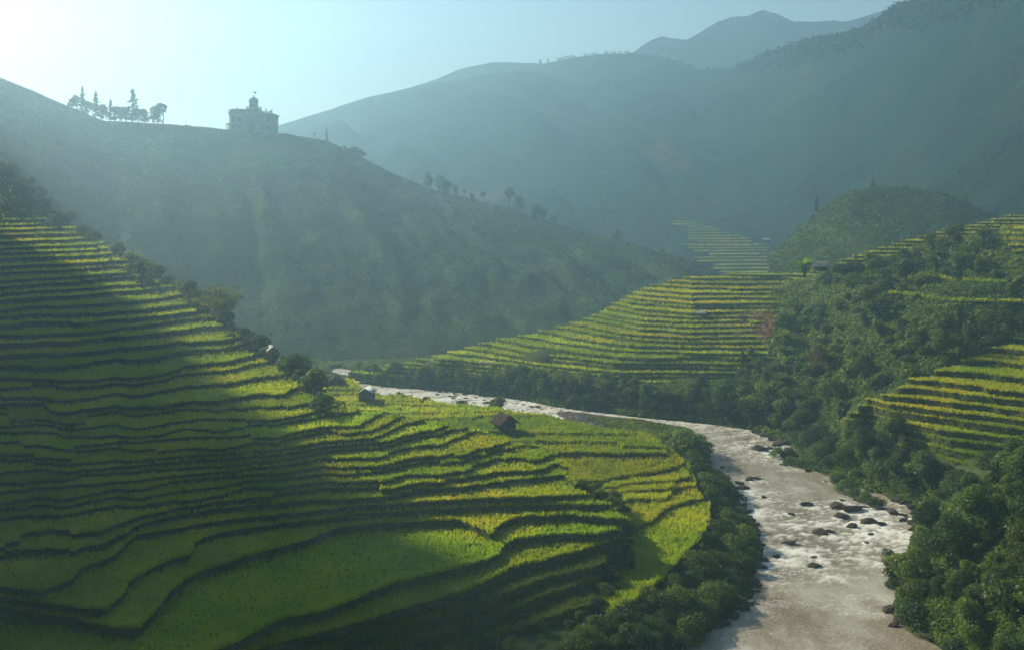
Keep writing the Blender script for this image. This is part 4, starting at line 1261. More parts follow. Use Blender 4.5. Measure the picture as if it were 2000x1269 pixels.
# crest of the near hillside
def crest_at(px):
    i = int(np.clip(np.searchsorted(npx, px), 0, len(npx) - 1))
    return npx[i], near.cd[i], near.cz[i]
def on_near(px, py):
    d = np.arange(90, 420, 0.5)
    i = int(np.clip(np.searchsorted(npx, px), 0, len(npx) - 1))
    zs, ds = near.anch[i]
    h = np.interp(d, ds, zs)
    zr = HC - (py - HY) * d / F
    k = np.argmax(h >= zr)
    if h[k] < zr[k]:
        return X(px, ds[-1]), ds[-1], zs[-1]
    return X(px, d[k]), d[k], h[k]
for a, b, s, pr, lab, nm, cat in [
    (440, 630, 1.3, BAMBOO[0], 'feathery bamboo clump leaning out from the terraced hillside crest', 'bamboo', 'bamboo'),
    (418, 604, 0.95, BAMBOO[1], 'smaller bamboo clump behind the leaning one on the crest', 'bamboo', 'bamboo'),
    (276, 562, 0.95, COLUMN[0], 'dark column shaped tree on the crest of the terraced hillside', 'column_tree', 'tree'),
    (378, 602, 0.6, COLUMN[1], 'small dark column shaped tree beside the bamboo clump', 'column_tree', 'tree'),
    (38, 385, 0.6, TREES[1], 'dark bushy tree on the scrub above the top terraces', 'hill_tree', 'tree'),
    (20, 345, 0.7, TREES[2], 'spreading tree on the upper scrub at the hillside edge', 'hill_tree', 'tree'),
    (60, 350, 0.5, TREES[0], 'small tree on the upper scrub next to the gully', 'hill_tree', 'tree')]:
    h = on_near(a, b)
    put(nm, pr, (h[0], h[1], h[2] - 0.3), a * 0.01 if 'bamboo' in nm else a, s, lab, cat)
cr = []
for k in range(120):
    a = vrng.uniform(-30, 640)
    c = crest_at(a)
    dd = c[1] - abs(vrng.normal(0, 10 if a < 300 else 6)) * (1 if a < 480 else 0.5)
    zz = near.height(a, dd)
    cr.append((X(a, dd), dd, zz, a, HY + (HC - zz) * F / dd))
mass(cr[:95], BUSHES, 0.95, 'crest_bush', 'bush', 'bushes along the crest of the terraced hillside', [(440, 'beside the top terraces of the left hillside'), (540, 'on the upper crest of the left hillside'), (640, 'on the crest by the bamboo'), (2000, 'on the lower crest above the huts')], vrng)
# gully bushes between the terraces and the river flat
gp = []
for a, b, zz in [(1232, 1060, 3.8), (1228, 1085, 3.6), (1222, 1110, 3.5), (1213, 1135, 3.4), (1200, 1160, 3.3), (1236, 1038, 4), (1150, 965, 9), (1160, 955, 7.5), (1172, 975, 7.5), (1180, 990, 7.8), (1195, 985, 6.6), (1205, 1002, 6.6), (1215, 1015, 6.2), (1222, 1040, 5.4), (1215, 1075, 5), (1205, 1100, 4.5), (1195, 1130, 4.2), (1180, 1155, 4), (1172, 1185, 3.6), (1142, 985, 9.5), (1155, 1000, 9), (1135, 960, 10.4), (1168, 950, 7.2), (1187, 965, 6.6), (1198, 975, 6.2), (1210, 985, 6), (1218, 1000, 5.6), (1228, 1025, 5.2)]:
    d = depth(b, zz)
    gp.append((X(a, d), d, zz, a, b))
mass(gp, NEAR_BUSHES, 0.5, 'gully_bush', 'bush', 'bushes in the gully beside the terraces', [(960, 'at the head of the gully under the terrace ends'), (2000, 'down the gully under the terrace ends')], vrng)
wp = []
for k in range(16):
    a, b = vrng.uniform(840, 1130), vrng.uniform(1195, 1262)
    d = depth(b, 4.3)
    wp.append((X(a, d), d, 4.0, a, b))
mass(wp, NEAR_BUSHES, 0.42, 'weed_bush', 'bush', 'weedy bushes on the lowest terraces', [(2000, 'among the weedy lowest terraces')], vrng)

# ------------------------------------------------------------------ trees on the ridge and beyond
def crest_of(p, V, px, rows):
    i = int(np.clip(np.searchsorted(p, px), 0, len(p) - 1))
    j = int(np.argmax((V[:rows, i, 2] - HC) / V[:rows, i, 1]))
    return V[j, i]
def crest_tree(name, p, V, rows, px, hpx, proto, ph, label, cat, group, wide=1.0, sink=0.5):
    c = crest_of(p, V, px, rows)
    s = hpx * c[1] / F / ph
    return put(name, proto, (X(px, c[1]), c[1], c[2] - sink), px * 1.7, (s * wide, s * wide, s), label, cat, group)
G1 = 'trees on the ridge beside the mansion'
for px_, hp, pr, ph, wd, lab, nm in [
    (172, 30, FAR_TREES[3], 8, 1.2, 'bushy tree filling the gap between the spire and the broad conifer', 'ridge_tree'),
    (226, 34, FAR_TREES[2], 8, 1.2, 'bushy tree filling the gap before the tallest pine', 'ridge_tree'),
    (246, 30, FAR_TREES[1], 8, 1.1, 'bushy tree at the foot of the tallest pine', 'ridge_tree'),
    (271, 32, FAR_TREES[2], 8, 1.2, 'bushy tree just past the tallest pine', 'ridge_tree'),
    (308, 40, CONIFERS[1], 16, 1.3, 'thin open pine inside the airy trees nearest the mansion', 'conifer'),
    (140, 20, FAR_TREES[0], 8, 1.2, 'low bushy tree at the outer end of the ridge trees', 'ridge_tree'),
    (150, 30, FAR_TREES[1], 8, 1.0, 'bushy tree before the slim spire tree on the ridge', 'ridge_tree'),
    (161, 54, CONIFERS[0], 16, 0.75, 'slim spire shaped conifer on the ridge', 'conifer'),
    (187, 54, CONIFERS[2], 16, 1.1, 'second dark conifer on the ridge, broader than the spire', 'conifer'),
    (200, 36, FAR_TREES[2], 8, 0.9, 'bushy tree close behind the broad dark conifer', 'ridge_tree'),
    (216, 44, CONIFERS[1], 16, 1.2, 'open pine between the conifers and the tallest pine', 'conifer'),
    (236, 32, FAR_TREES[3], 8, 1.1, 'low tree just before the tallest pine on the ridge', 'ridge_tree'),
    (259, 66, CONIFERS[1], 16, 1.25, 'tallest pine on the ridge with open tiers', 'conifer'),
    (283, 28, FAR_TREES[0], 8, 1.0, 'small tree after the tallest pine on the ridge', 'ridge_tree'),
    (300, 36, FAR_TREES[1], 8, 1.0, 'airy tree second from the mansion side of the group', 'ridge_tree'),
    (317, 44, SMALL_CROWN[0], 8, 1.4, 'airy tall tree with see-through trunks nearest the mansion', 'ridge_tree')]:
    crest_tree(nm, ridge_px, RV, 150, px_, hp, pr, ph, lab, 'tree', G1, wd)
G2 = 'trees along the falling ridge line'
for px_, hp, pr, ph, wd, lab in [
    (614, 15, SMALL_CROWN[0], 8, 0.7, 'tiny thin tree just after the mansion on the ridge'),
    (638, 27, CONIFERS[1], 16, 0.8, 'slim bare-looking tree on the ridge after the mansion'),
    (672, 10, BUSHES[0], 2.6, 1.0, 'low shrub on the ridge before the drop'),
    (690, 15, BUSHES[1], 2.6, 1.1, 'higher of the shrubs at the ridge shoulder'),
    (704, 16, BUSHES[3], 2.6, 0.9, 'last shrub at the ridge shoulder'),
    (836, 34, FAR_TREES[0], 8, 0.9, 'first round tree of the cluster on the falling ridge'),
    (858, 36, FAR_TREES[1], 8, 1.0, 'tallest tree of the cluster on the falling ridge'),
    (874, 28, FAR_TREES[2], 8, 1.1, 'third tree of the cluster on the falling ridge'),
    (890, 22, FAR_TREES[3], 8, 1.0, 'smaller tree at the lower end of the ridge cluster'),
    (907, 18, SMALL_CROWN[1], 8, 1.0, 'little thin tree below the ridge cluster'),
    (922, 14, FAR_TREES[0], 8, 1.2, 'little round tree below the ridge cluster'),
    (943, 24, SMALL_CROWN[0], 8, 1.3, 'round lollipop tree standing alone on the ridge'),
    (995, 44, SMALL_CROWN[1], 8, 1.3, 'tall tree with bare trunk on the lower ridge'),
    (1013, 36, FAR_TREES[2], 8, 1.0, 'broad tree leaning by the tall bare trunk'),
    (1046, 30, FAR_TREES[1], 8, 1.0, 'dark tree in the lower clump of the ridge'),
    (1062, 26, FAR_TREES[3], 8, 1.2, 'wide bushy tree in the lower clump of the ridge'),
    (1082, 30, BAMBOO[2], 10, 1.1, 'feathery bamboo at the end of the lower clump'),
    (1205, 22, FAR_TREES[0], 8, 1.3, 'single broad tree low on the ridge above the terraces'),
    (1290, 8, BUSHES[2], 2.6, 1.3, 'low shrub near the ridge end')]:
    crest_tree('ridge_tree', ridge_px, RV, 150, px_, hp, pr, ph, lab, 'tree', G2, wd)
for px_, hp, pr, ph, wd, lab in [(1595, 34, CONIFERS[0], 16, 0.8, 'dark pointed conifer at the foot of the round hill'), (1657, 9, FAR_TREES[1], 8, 1.0, 'small tree on the rising side of the round hill'),
                                 (1705, 17, FAR_TREES[0], 8, 1.0, 'lone round tree on top of the round hill'), (1770, 7, BUSHES[1], 2.6, 1.5, 'low shrub on the top of the round hill'),
                                 (1835, 9, FAR_TREES[2], 8, 1.2, 'small tree on the falling side of the round hill'), (1884, 20, FAR_TREES[3], 8, 1.2, 'lower tree at the outer side of the round hill')]:
    crest_tree('hill_tree', hill_px, HV, 60, px_, hp, pr, ph, lab, 'tree', 'trees on the round hill', wd)
for px_, hp, lab in [(1055, 10, 'tiny tree on the mountain saddle'), (1070, 9, 'second tiny tree on the mountain saddle')]:
    crest_tree('mountain_tree', mount_px, MV, 110, px_, hp, FAR_TREES[0], 8, lab, 'tree', 'tiny trees on the mountain saddle')

# ------------------------------------------------------------------ uncountable cover
def cover_mesh(name, P, size, mats, rng, up=1.0, jitter=0.8, pick=None):
    N = np.tile((0, 0, up), (len(P), 1))
    V, Fq = leaf_cloud(P, N, size, rng, jitter)
    if pick is None:
        return mk(name, V, [(Fq, 0)], mats, kind='stuff')
    gs = [(Fq[pick == k], k) for k in range(len(mats))]
    return mk(name, V, gs, mats, kind='stuff')
crng = np.random.default_rng(5)
def ground_cover(name, poly, height, n, lift, size, mats, d0=95):
    """Weeds and low growth over a picture polygon."""
    xs = [p[0] for p in poly]; ys = [p[1] for p in poly]
    a = crng.uniform(min(xs), max(xs), n * 3); b = crng.uniform(min(ys), max(ys), n * 3)
    ins = np.zeros(len(a), bool)
    j = len(poly) - 1
    for i in range(len(poly)):
        xi, yi = poly[i]; xj, yj = poly[j]
        if yi != yj:
            ins ^= ((yi > b) != (yj > b)) & (a < (xj - xi) * (b - yi) / (yj - yi) + xi)
        j = i
    a, b = a[ins][:n], b[ins][:n]
    d = np.arange(d0, 400, 1.5)
    P = []
    for s in range(0, len(a), 2000):
        aa, bb = a[s:s + 2000], b[s:s + 2000]
        h = height(X(aa[:, None], d[None]), np.broadcast_to(d[None], (len(aa), len(d))))
        zr = HC - (bb[:, None] - HY) * d[None] / F
        hit = h >= zr
        k = hit.argmax(1); ok = hit.any(1)
        dd = d[k] - crng.uniform(0, 1.5, len(k))
        x = X(aa, dd)
        P.append(np.stack([x, dd, height(x, dd)], 1)[ok])
    P = np.concatenate(P)
    P = P[P[:, 2] > 0.15]
    P[:, 2] += crng.uniform(0, lift, len(P)) * (0.4 + fbm(P[:, 0] * 0.2, P[:, 1] * 0.2, 66, 3) + 0.3).clip(0.1, 1.4)
    sz = size * (P[:, 1] / 150.0) ** 0.7
    pick = (vnoise(P[:, 0] * 0.12, P[:, 1] * 0.12, 13) * 0.6 + crng.random(len(P)) * 0.4)
    return cover_mesh(name, P, sz, mats, crng, pick=np.minimum((pick * len(mats)).astype(int), len(mats) - 1))
ground_cover('undergrowth', [(1450, 690), (1540, 545), (1640, 515), (1760, 490), (1900, 445), (2250, 400), (2250, 730), (1960, 670), (1780, 745), (1640, 800), (1640, 850), (1720, 870), (1850, 915), (1960, 950), (2250, 900), (2250, 1300), (1860, 1285), (1740, 1210), (1760, 1100), (1800, 1000), (1700, 958), (1600, 924), (1520, 909), (1512, 900), (1556, 886), (1530, 862), (1400, 826), (1400, 740)], hv, 80000, 0.9, 0.6, [M['leaf_dark'], M['leaf'], M['leaf_yellow']])
ground_cover('bank_weeds', [(1345, 885), (1392, 878), (1432, 935), (1455, 1000), (1490, 1060), (1478, 1110), (1468, 1175), (1410, 1215), (1340, 1268), (1050, 1300), (1180, 1200), (1250, 1185), (1392, 1040), (1372, 960)], hv, 24000, 0.6, 0.4, [M['leaf_dark'], M['leaf'], M['leaf_yellow']])
ground_cover('far_bank_weeds', [(690, 730), (900, 744), (1100, 756), (1250, 752), (1420, 745), (1420, 826), (1300, 815), (1100, 794), (1000, 776), (880, 763), (700, 752)], hv, 22000, 0.8, 0.6, [M['leaf_dark'], M['leaf'], M['leaf']])
ground_cover('hollow_weeds', [(560, 700), (640, 706), (700, 722), (720, 745), (700, 752), (600, 735)], hv, 5000, 0.9, 0.6, [M['leaf_dark'], M['leaf']])
ground_cover('bar_grass', [(1140, 815), (1250, 822), (1340, 838), (1370, 868), (1330, 880), (1260, 850), (1200, 836)], hv, 9000, 0.6, 0.45, [M['leaf'], M['leaf_yellow'], M['leaf_yellow']])
ground_cover('dry_stalks', [(1375, 655), (1400, 640), (1470, 622), (1500, 610), (1520, 640), (1500, 672), (1400, 676)], hv, 5000, 2.4, 0.55, [M['corn']])
ground_cover('slope_weeds', [(1250, 690), (1330, 640), (1480, 600), (1545, 545), (1560, 600), (1500, 690), (1400, 682), (1300, 700)], hv, 9000, 1.3, 0.6, [M['leaf'], M['leaf_yellow']])
def sheet_cover(name, p, V, rows, n, size, lift, mats, r0=0.0, px0=-60, px1=2060):
    i = crng.uniform(np.searchsorted(p, max(px0, p[0])), min(np.searchsorted(p, px1), len(p) - 1) - 1.001, n); j = crng.uniform(r0 * rows, rows - 1.5, n)
    a, b = i.astype(int), j.astype(int); u, v = (i - a)[:, None], (j - b)[:, None]
    P = (V[b, a] * (1 - u) + V[b, a + 1] * u) * (1 - v) + (V[b + 1, a] * (1 - u) + V[b + 1, a + 1] * u) * v
    c = vnoise(P[:, 0] * 0.05, P[:, 1] * 0.05, 23)
    keep = crng.random(n) < 0.25 + c
    P = P[keep]
    P[:, 2] += crng.uniform(-0.2, lift, len(P))
    sz = size * (P[:, 1] / 400.0) * crng.uniform(0.5, 1.3, len(P))
    pick = crng.integers(0, len(mats), len(P))
    return cover_mesh(name, P, sz, mats, crng, pick=pick)
M['scrub_leaf'] = leafmat('scrub_leaf', leaf_greens((0.042, 0.07, 0.026)), 0.3, 0.05)
sheet_cover('ridge_scrub', ridge_px, RV, 150, 120000, 0.85, 0.7, [M['scrub_leaf']])
sheet_cover('hill_scrub', hill_px, HV, 60, 14000, 1.1, 1.0, [M['scrub_leaf'], M['leaf_dark']])
# scrub above the top terraces of the near hillside
nbV = NB
sheet_cover('hillside_scrub', npx, nbV[:100], 100, 42000, 0.9, 1.0, [M['leaf_dark'], M['leaf'], M['leaf_yellow']], r0=0.6, px1=680)
def shade_hill_cover():  # leaf scrub over the added off-frame shading hill
    sx, sy, sz, sr = SHADE_HILL
    ok = (sr > 0.53) & (sr < 0.9) & (sz > 5) & (sy > 85)
    i = crng.choice(np.flatnonzero(ok.ravel()), 14000)
    P = np.stack([sx.ravel()[i], sy.ravel()[i], sz.ravel()[i]], 1) + crng.uniform(-2, 2, (14000, 3)) * (1, 1, 0.6)
    cover_mesh('offscreen_shade_hill_scrub', P, crng.uniform(0.6, 1.8, 14000), [M['leaf_dark']], crng)
shade_hill_cover()
# wooded crest of the big mountain
def forest():
    rngf = np.random.default_rng(9)
    P, S = [], []
    for k in range(900):
        a = rngf.uniform(1440, 1990) if k < 700 else rngf.uniform(1080, 1440)
        c = crest_of(mount_px, MV, a, 110)
        back = rngf.uniform(-1, 0.2) ** 3 * 30
        h = rngf.uniform(2.5, 7) * (1 if k < 700 else 0.5)
        i = int(np.clip(np.searchsorted(mount_px, a), 0, len(mount_px) - 1))
        col_ = MV[:110, i]
        d = c[1] + back
        z = np.interp(d, col_[:, 1], col_[:, 2])
        m = 26
        q = rngf.normal(0, 1, (m, 3)) * (h * 0.30, h * 0.30, h * 0.26) + (X(a, d), d, z + h * 0.55)
        P.append(q); S.append(np.full(m, h * 0.45))
    P = np.concatenate(P); S = np.concatenate(S)
    V, Fq = leaf_cloud(P, np.tile((0, -0.3, 0.6), (len(P), 1)), S, rngf)
    mk('mountain_forest', V, [(Fq, 0)], [M['needle']], kind='stuff')
forest()

# ------------------------------------------------------------------ mansion on the ridge
class MB:
    def __init__(self):
        self.v, self.q, self.t = [], [], []
    def box(self, x0, x1, y0, y1, z0, z1):
        o = len(self.v)
        self.v += [(x, y, z) for z in (z0, z1) for y in (y0, y1) for x in (x0, x1)]
        self.q += [tuple(o + k for k in f) for f in ((0, 2, 3, 1), (4, 5, 7, 6), (0, 1, 5, 4), (2, 6, 7, 3), (0, 4, 6, 2), (1, 3, 7, 5))]
        return self
    def ring(self, cx, cy, prof, seg=16):
        """Turned shape: prof = [(radius, z), ...]."""
        o = len(self.v)
        for r, z in prof:
            for k in range(seg):
                a = 2 * math.pi * (k + 0.5) / seg
                self.v.append((cx + r * math.cos(a), cy + r * math.sin(a), z))
        for i in range(len(prof) - 1):
            for k in range(seg):
                k2 = (k + 1) % seg
                self.q.append((o + i * seg + k, o + i * seg + k2, o + (i + 1) * seg + k2, o + (i + 1) * seg + k))
        return self
    def arch(self, cx, hw, z0, zs, y0, y1, seg=10):
        """Upright arched panel: straight sides to zs, half round above; front at y0, back at y1."""
        pts = [(cx - hw, z0), (cx + hw, z0)] + [(cx + hw * math.cos(math.pi * k / seg), zs + hw * math.sin(math.pi * k / seg)) for k in range(seg + 1)]
        o = len(self.v); n = len(pts)
        self.v += [(x, y0, z) for x, z in pts] + [(x, y1, z) for x, z in pts]
        for k in range(n):
            k2 = (k + 1) % n
            self.q.append((o + k, o + k2, o + n + k2, o + n + k))
        for k in range(1, n - 1):
            self.t.append((o, o + k, o + k + 1))
            self.t.append((o + n, o + n + k + 1, o + n + k))
        return self
    def quad(self, *p):
        o = len(self.v); self.v += list(p); self.q.append((o, o + 1, o + 2, o + 3)); return self
    def build(self, name, mat, parent=None, smooth=False):
        return mk(name, self.v, [(np.array(self.q).reshape(-1, 4), 0), (np.array(self.t).reshape(-1, 3), 0)], [mat], parent, smooth)

M['stucco'] = surf('stucco', [(0.3, (0.15, 0.15, 0.125)), (0.7, (0.22, 0.21, 0.18))], 0.4, 6, 0.3, 4.0)
M['stone_trim'] = surf('stone_trim', [(0.3, (0.19, 0.18, 0.155)), (0.7, (0.27, 0.26, 0.22))], 0.8, 5, 0.3, 5.0)
M['opening'] = surf('dark_opening', [(0.3, (0.015, 0.018, 0.02)), (0.7, (0.03, 0.035, 0.04))], 1.0, 3)
M['red_cloth'] = surf('red_cloth', [(0.3, (0.55, 0.02, 0.02)), (0.7, (0.7, 0.035, 0.03))], 1.5, 3)
M['yellow_cloth'] = surf('yellow_cloth', [(0.3, (0.8, 0.6, 0.03)), (0.7, (0.85, 0.65, 0.05))], 1.5, 3)
M['metal_pole'] = surf('metal_pole', [(0.3, (0.3, 0.3, 0.3)), (0.7, (0.45, 0.45, 0.45))], 1.5, 3, rough=0.5)

def mansion():
    c = crest_of(ridge_px, RV, 495, 150)
    d = c[1] + 2
    u = d / F                                       # metres per photo pixel at this distance
    base = HC - (262 - HY) * u
    o = tag(empty('mansion', (X(494.5, d), d, base)), 'pale two storey mansion with a domed tower standing on the ridge', 'mansion')
    o.scale = (u, u, u)                             # modelled in picture-sized units, about a third of a metre each
    W = 41.0; D0, D1 = -20, 34
    H = 37
    MB().box(-W, W, D0, D1, -6, H).build('wall', M['stucco'], o)
    m = MB(); m.box(-W - 2.2, W + 2.2, D0 - 2.2, D1 + 2, H, H + 1.6); m.box(-W - 1.2, W + 1.2, D0 - 1.2, D1 + 1, H - 1.5, H); m.build('cornice', M['stone_trim'], o)
    MB().box(-W - 0.8, W + 0.8, D0 - 0.9, D1 + 0.5, 17.6, 19).build('string_course', M['stone_trim'], o)
    # parapet: posts, rails
    m = MB()
    for a, b in ((-W, -38), (13, W)):
        m.box(a, b, D0 - 0.6, D0 + 0.6, H + 1.6, H + 2.3); m.box(a, b, D0 - 0.6, D0 + 0.6, H + 4.4, H + 5.1)
        k = a
        while k < b:
            m.box(k, k + 0.6, D0 - 0.4, D0 + 0.4, H + 2.3, H + 4.4); k += 1.7
    m.build('parapet', M['stone_trim'], o)
    MB().box(-37.5, -14, D0 + 0.5, 15, H + 1.6, H + 9).box(-38.3, -13.2, D0 - 0.3, 16, H + 9, H + 10).build('attic', M['stucco'], o)
    for x, hh in ((-W, 7.5), (-38, 6), (-26, 12.5), (17, 6.5), (21, 7), (30, 8.6), (38, 5), (W, 7)):
        z0 = H + (10 if -37 < x < -14 else 1.6)
        z1 = z0 + (hh if not -37 < x < -14 else 2.5)
        MB().box(x - 0.9, x + 0.9, D0 - 1, D0 + 0.8, z0, z1 - 1.6).ring(x, D0 - 0.1, [(1.2, z1 - 1.6), (1.2, z1 - 1.0), (0.5, z1), (0.05, z1 + 1.4)], 8).build('finial', M['stone_trim'], o)
    MB().box(16.5, 21.5, D0 + 4, 4, H + 1.6, H + 6).build('roof_hut', M['stucco'], o)
    # tower
    tb = H + 1.6
    tx = 1.0
    m = MB(); m.ring(tx, 0, [(12.2, H), (12.2, tb + 7.5), (13.0, tb + 7.6), (13.0, tb + 8.6), (0.1, tb + 8.7)], 8); m.build('tower_base', M['stucco'], o)
    m = MB(); m.ring(tx, 0, [(15.3, tb + 8.7), (15.3, tb + 10.0), (9, tb + 10.1)], 20)
    m.build('balcony', M['stone_trim'], o)
    m = MB()
    for k in range(20):
        a = 2 * math.pi * k / 20
        m.box(tx + 14.6 * math.cos(a) - 0.35, tx + 14.6 * math.cos(a) + 0.35, 14.6 * math.sin(a) - 0.35, 14.6 * math.sin(a) + 0.35, tb + 10, tb + 13.2)
    m.ring(tx, 0, [(15.0, tb + 13.2), (15.0, tb + 13.9), (14.2, tb + 13.9), (14.2, tb + 13.2)], 20)
    m.build('balustrade', M['stone_trim'], o)
    m = MB(); m.ring(tx, 0, [(8.2, tb + 10), (8.2, tb + 22), (9.6, tb + 22.2), (9.6, tb + 23.2), (8.6, tb + 23.3), (8.6, tb + 25.0), (9.6, tb + 25.2), (9.6, tb + 26), (8.4, tb + 26.1)], 10)
    m.build('tower', M['stucco'], o)
    m = MB(); m.ring(tx, 0, [(8.4, tb + 26), (8.0, tb + 28), (6.8, tb + 30), (5.0, tb + 31.8), (2.8, tb + 33), (1.0, tb + 33.5), (1.0, tb + 34.6), (1.3, tb + 35), (1.0, tb + 36), (0.1, tb + 36.4)], 20)
    m.build('dome', M['stucco'], o, True)
    for k in range(8):
        a = 2 * math.pi * (k + 0.5) / 8
        MB().ring(tx + 9.2 * math.cos(a), 9.2 * math.sin(a), [(0.5, tb + 26), (0.7, tb + 27.5), (0.1, tb + 29.6)], 6).build('finial', M['stone_trim'], o)
    # arched entrance and windows
    dr = MB().arch(1, 6.6, 4, 15, D0 - 0.35, D0 + 0.5).build('door', M['opening'], o)
    MB().arch(1, 8.4, 3.6, 15.2, D0 - 0.2, D0 + 0.4).build('frame', M['stone_trim'], dr)
    for x in (-9.5, -5.6 - 4.8, 11.5, 13.4):
        MB().ring(x, D0 - 1.6, [(1.0, 0), (1.0, 1), (0.75, 1.2), (0.7, H - 3), (1.0, H - 2.4), (1.0, H - 1.5)], 8).build('column', M['stone_trim'], o)
    for x in (-33, -21.5, 23.5, 34.5):
        for z0, zs in ((5, 12), (22, 29)):
            w = MB().arch(x, 3.1, z0, zs, D0 - 0.3, D0 + 0.4, 8).build('window', M['opening'], o)
            MB().arch(x, 4.1, z0 - 1, zs, D0 - 0.15, D0 + 0.35, 8).build('frame', M['stone_trim'], w)
    for x in (-4, 1, 6):
        MB().arch(tx + x - 1, 1.2, tb + 12, tb + 17.5, -8.35, -7.6, 6).build('window', M['opening'], o)
    # side porch
    MB().box(-W - 7, -W, D0 + 1, 12, 17, 19).build('porch_roof', M['stone_trim'], o)
    for x in (-W - 6, -W - 2.2):
        MB().ring(x, D0 + 2.5, [(1.0, -6), (1.0, 1), (0.8, 1.2), (0.75, 15.6), (1.1, 16.2), (1.1, 17)], 8).build('porch_column', M['stone_trim'], o)
    MB().box(W + 2, W + 3, D0, D0 + 1, -6, 8).box(W, W + 3, D0, D0 + 1, 2.5, 3.5).build('gate_post', M['stone_trim'], o)
    # flag
    zt = base + (tb + 36) * u
    fo = tag(empty('flag', (X(494.5, d) + tx * u, d, zt)), 'small red flag flying from the dome of the mansion', 'flag')
    fo.scale = (u, u, u)
    MB().ring(0, 0, [(0.11, 0), (0.09, 9.2)], 6).build('pole', M['metal_pole'], fo)
    nx = 9; V = []
    for j in range(4):
        for i in range(nx):
            V.append((0.2 + i * 0.62, 0.35 * math.sin(i * 1.1), 8.9 - j * 1.25 - i * 0.28 + 0.1 * math.sin(i)))
    mk('cloth', V, [(grid_faces(4, nx), 0)], [M['red_cloth']], fo, True)
mansion()

# ------------------------------------------------------------------ field huts
M['thatch'] = surf('old_thatch', [(0.3, (0.028, 0.02, 0.016)), (0.5, (0.055, 0.038, 0.028)), (0.7, (0.13, 0.095, 0.065))], 1.6, 6, 1.0, 6.0, sc=(1, 1, 1), bdist=0.1)
M['mat_wall'] = surf('woven_wall', [(0.3, (0.05, 0.05, 0.03)), (0.7, (0.10, 0.095, 0.06))], 2.0, 5, 0.6, 9.0, bdist=0.05)
M['plank'] = surf('weathered_plank', [(0.3, (0.10, 0.10, 0.085)), (0.7, (0.19, 0.18, 0.15))], 1.5, 5, 0.5, 8.0, bdist=0.05)
M['sheet_roof'] = surf('pale_sheet_roof', [(0.3, (0.42, 0.43, 0.42)), (0.7, (0.6, 0.6, 0.57))], 1.0, 4, 0.2, 4.0, rough=0.55)
M['tile_roof'] = surf('grey_board_roof', [(0.3, (0.15, 0.13, 0.12)), (0.7, (0.26, 0.23, 0.21))], 1.2, 5, 0.6, 6.0, bdist=0.08)

def hut(name, loc, rz, L, Wd, wall_h, stilt, pitch, roof, wall, label, over=0.45, thick=0.16, ragged=0.0, cat='hut', planks=True):
    """Field hut: floor on posts, plank or mat walls, gabled roof. Ridge along local y, gable faces local -y."""
    o = tag(empty(name, loc, rz), label, cat)
    rr = random.Random(hash(label) & 0xffff)
    hw, hl = Wd / 2, L / 2
    top = stilt + wall_h
    rise = hw * math.tan(pitch)
    MB().box(-hw - 0.05, hw + 0.05, -hl - 0.05, hl + 0.05, stilt - 0.15, stilt).build('floor', M['plank'], o)
    for x in (-hw + 0.1, hw - 0.1):
        for y in (-hl + 0.1, hl - 0.1):
            MB().ring(x, y, [(0.09, -1.0), (0.08, top)], 6).build('post', M['bark'], o)
    # walls: solid inner panel and upright boards proud of it
    m = MB()
    m.box(-hw + 0.06, hw - 0.06, -hl + 0.06, hl - 0.06, stilt, top)
    n = len(m.v)
    m.v += [(-hw + 0.06, -hl + 0.06, top), (hw - 0.06, -hl + 0.06, top), (0, -hl + 0.06, top + rise), (-hw + 0.06, hl - 0.06, top), (hw - 0.06, hl - 0.06, top), (0, hl - 0.06, top + rise)]
    m.t += [(n, n + 1, n + 2), (n + 4, n + 3, n + 5)]
    m.q += [(n + 1, n + 4, n + 5, n + 2), (n + 3, n, n + 2, n + 5)]
    wl = m.build('wall', M[wall], o)
    if planks:
        k = 9
        for i in range(k):
            x0 = -hw + Wd * i / k; x1 = x0 + Wd / k - 0.04
            xm = abs((x0 + x1) / 2)
            zt = top + rise * (1 - xm / hw) - 0.12
            MB().box(x0, x1, -hl - 0.02 - rr.uniform(0, 0.03), -hl + 0.06, stilt + rr.uniform(0, 0.08), zt).build('plank', M[wall], wl)
    # roof: two slopes of overlapping courses with an uneven lower edge
    rf = empty('roof', (0, 0, 0)); rf.parent = o
    sl = (hw + over) / math.cos(pitch)
    courses = 5 if ragged else 1
    for side in (-1, 1):
        for c in range(courses):
            a0 = sl * c / courses; a1 = sl * (c + 1) / courses + (0.12 if courses > 1 else 0)
            ny = 14
            V = []
            lift = 0.05 * (courses - c) if courses > 1 else 0.02
            for (s, edge) in ((a0, 0), (a1, 1)):
                for i in range(ny + 1):
                    y = -hl - over + (L + 2 * over) * i / ny
                    ss = s + (rr.uniform(-ragged, ragged) if edge else 0)
                    yy = y + (rr.uniform(-ragged, ragged) * 0.6 if ragged and i in (0, ny) else 0)
                    sag = -0.06 * math.sin(math.pi * i / ny) * (1 if ragged else 0)
                    V.append((side * ss * math.cos(pitch), yy, top + rise + 0.05 - ss * math.sin(pitch) + lift + sag + (rr.uniform(-0.03, 0.04) if ragged else 0)))
            V = np.array(V)
            low = V - np.array([0, 0, thick])
            nV = len(V)
            VV = np.concatenate([V, low])
            Fc = []
            for i in range(ny):
                a, b, cc, dd = i, i + 1, ny + 1 + i + 1, ny + 1 + i
                Fc += [(a, b, cc, dd), (nV + dd, nV + cc, nV + b, nV + a), (dd, cc, nV + cc, nV + dd), (b, a, nV + a, nV + b)]
            Fc += [(0, ny + 1, nV + ny + 1, nV), (ny, nV + ny, nV + 2 * ny + 1, 2 * ny + 1)]
            mk('roof_course' if courses > 1 else 'roof_sheet', VV, [(np.array(Fc), 0)], [M[roof]], rf)
    return o
d1 = depth(845, 7.8)
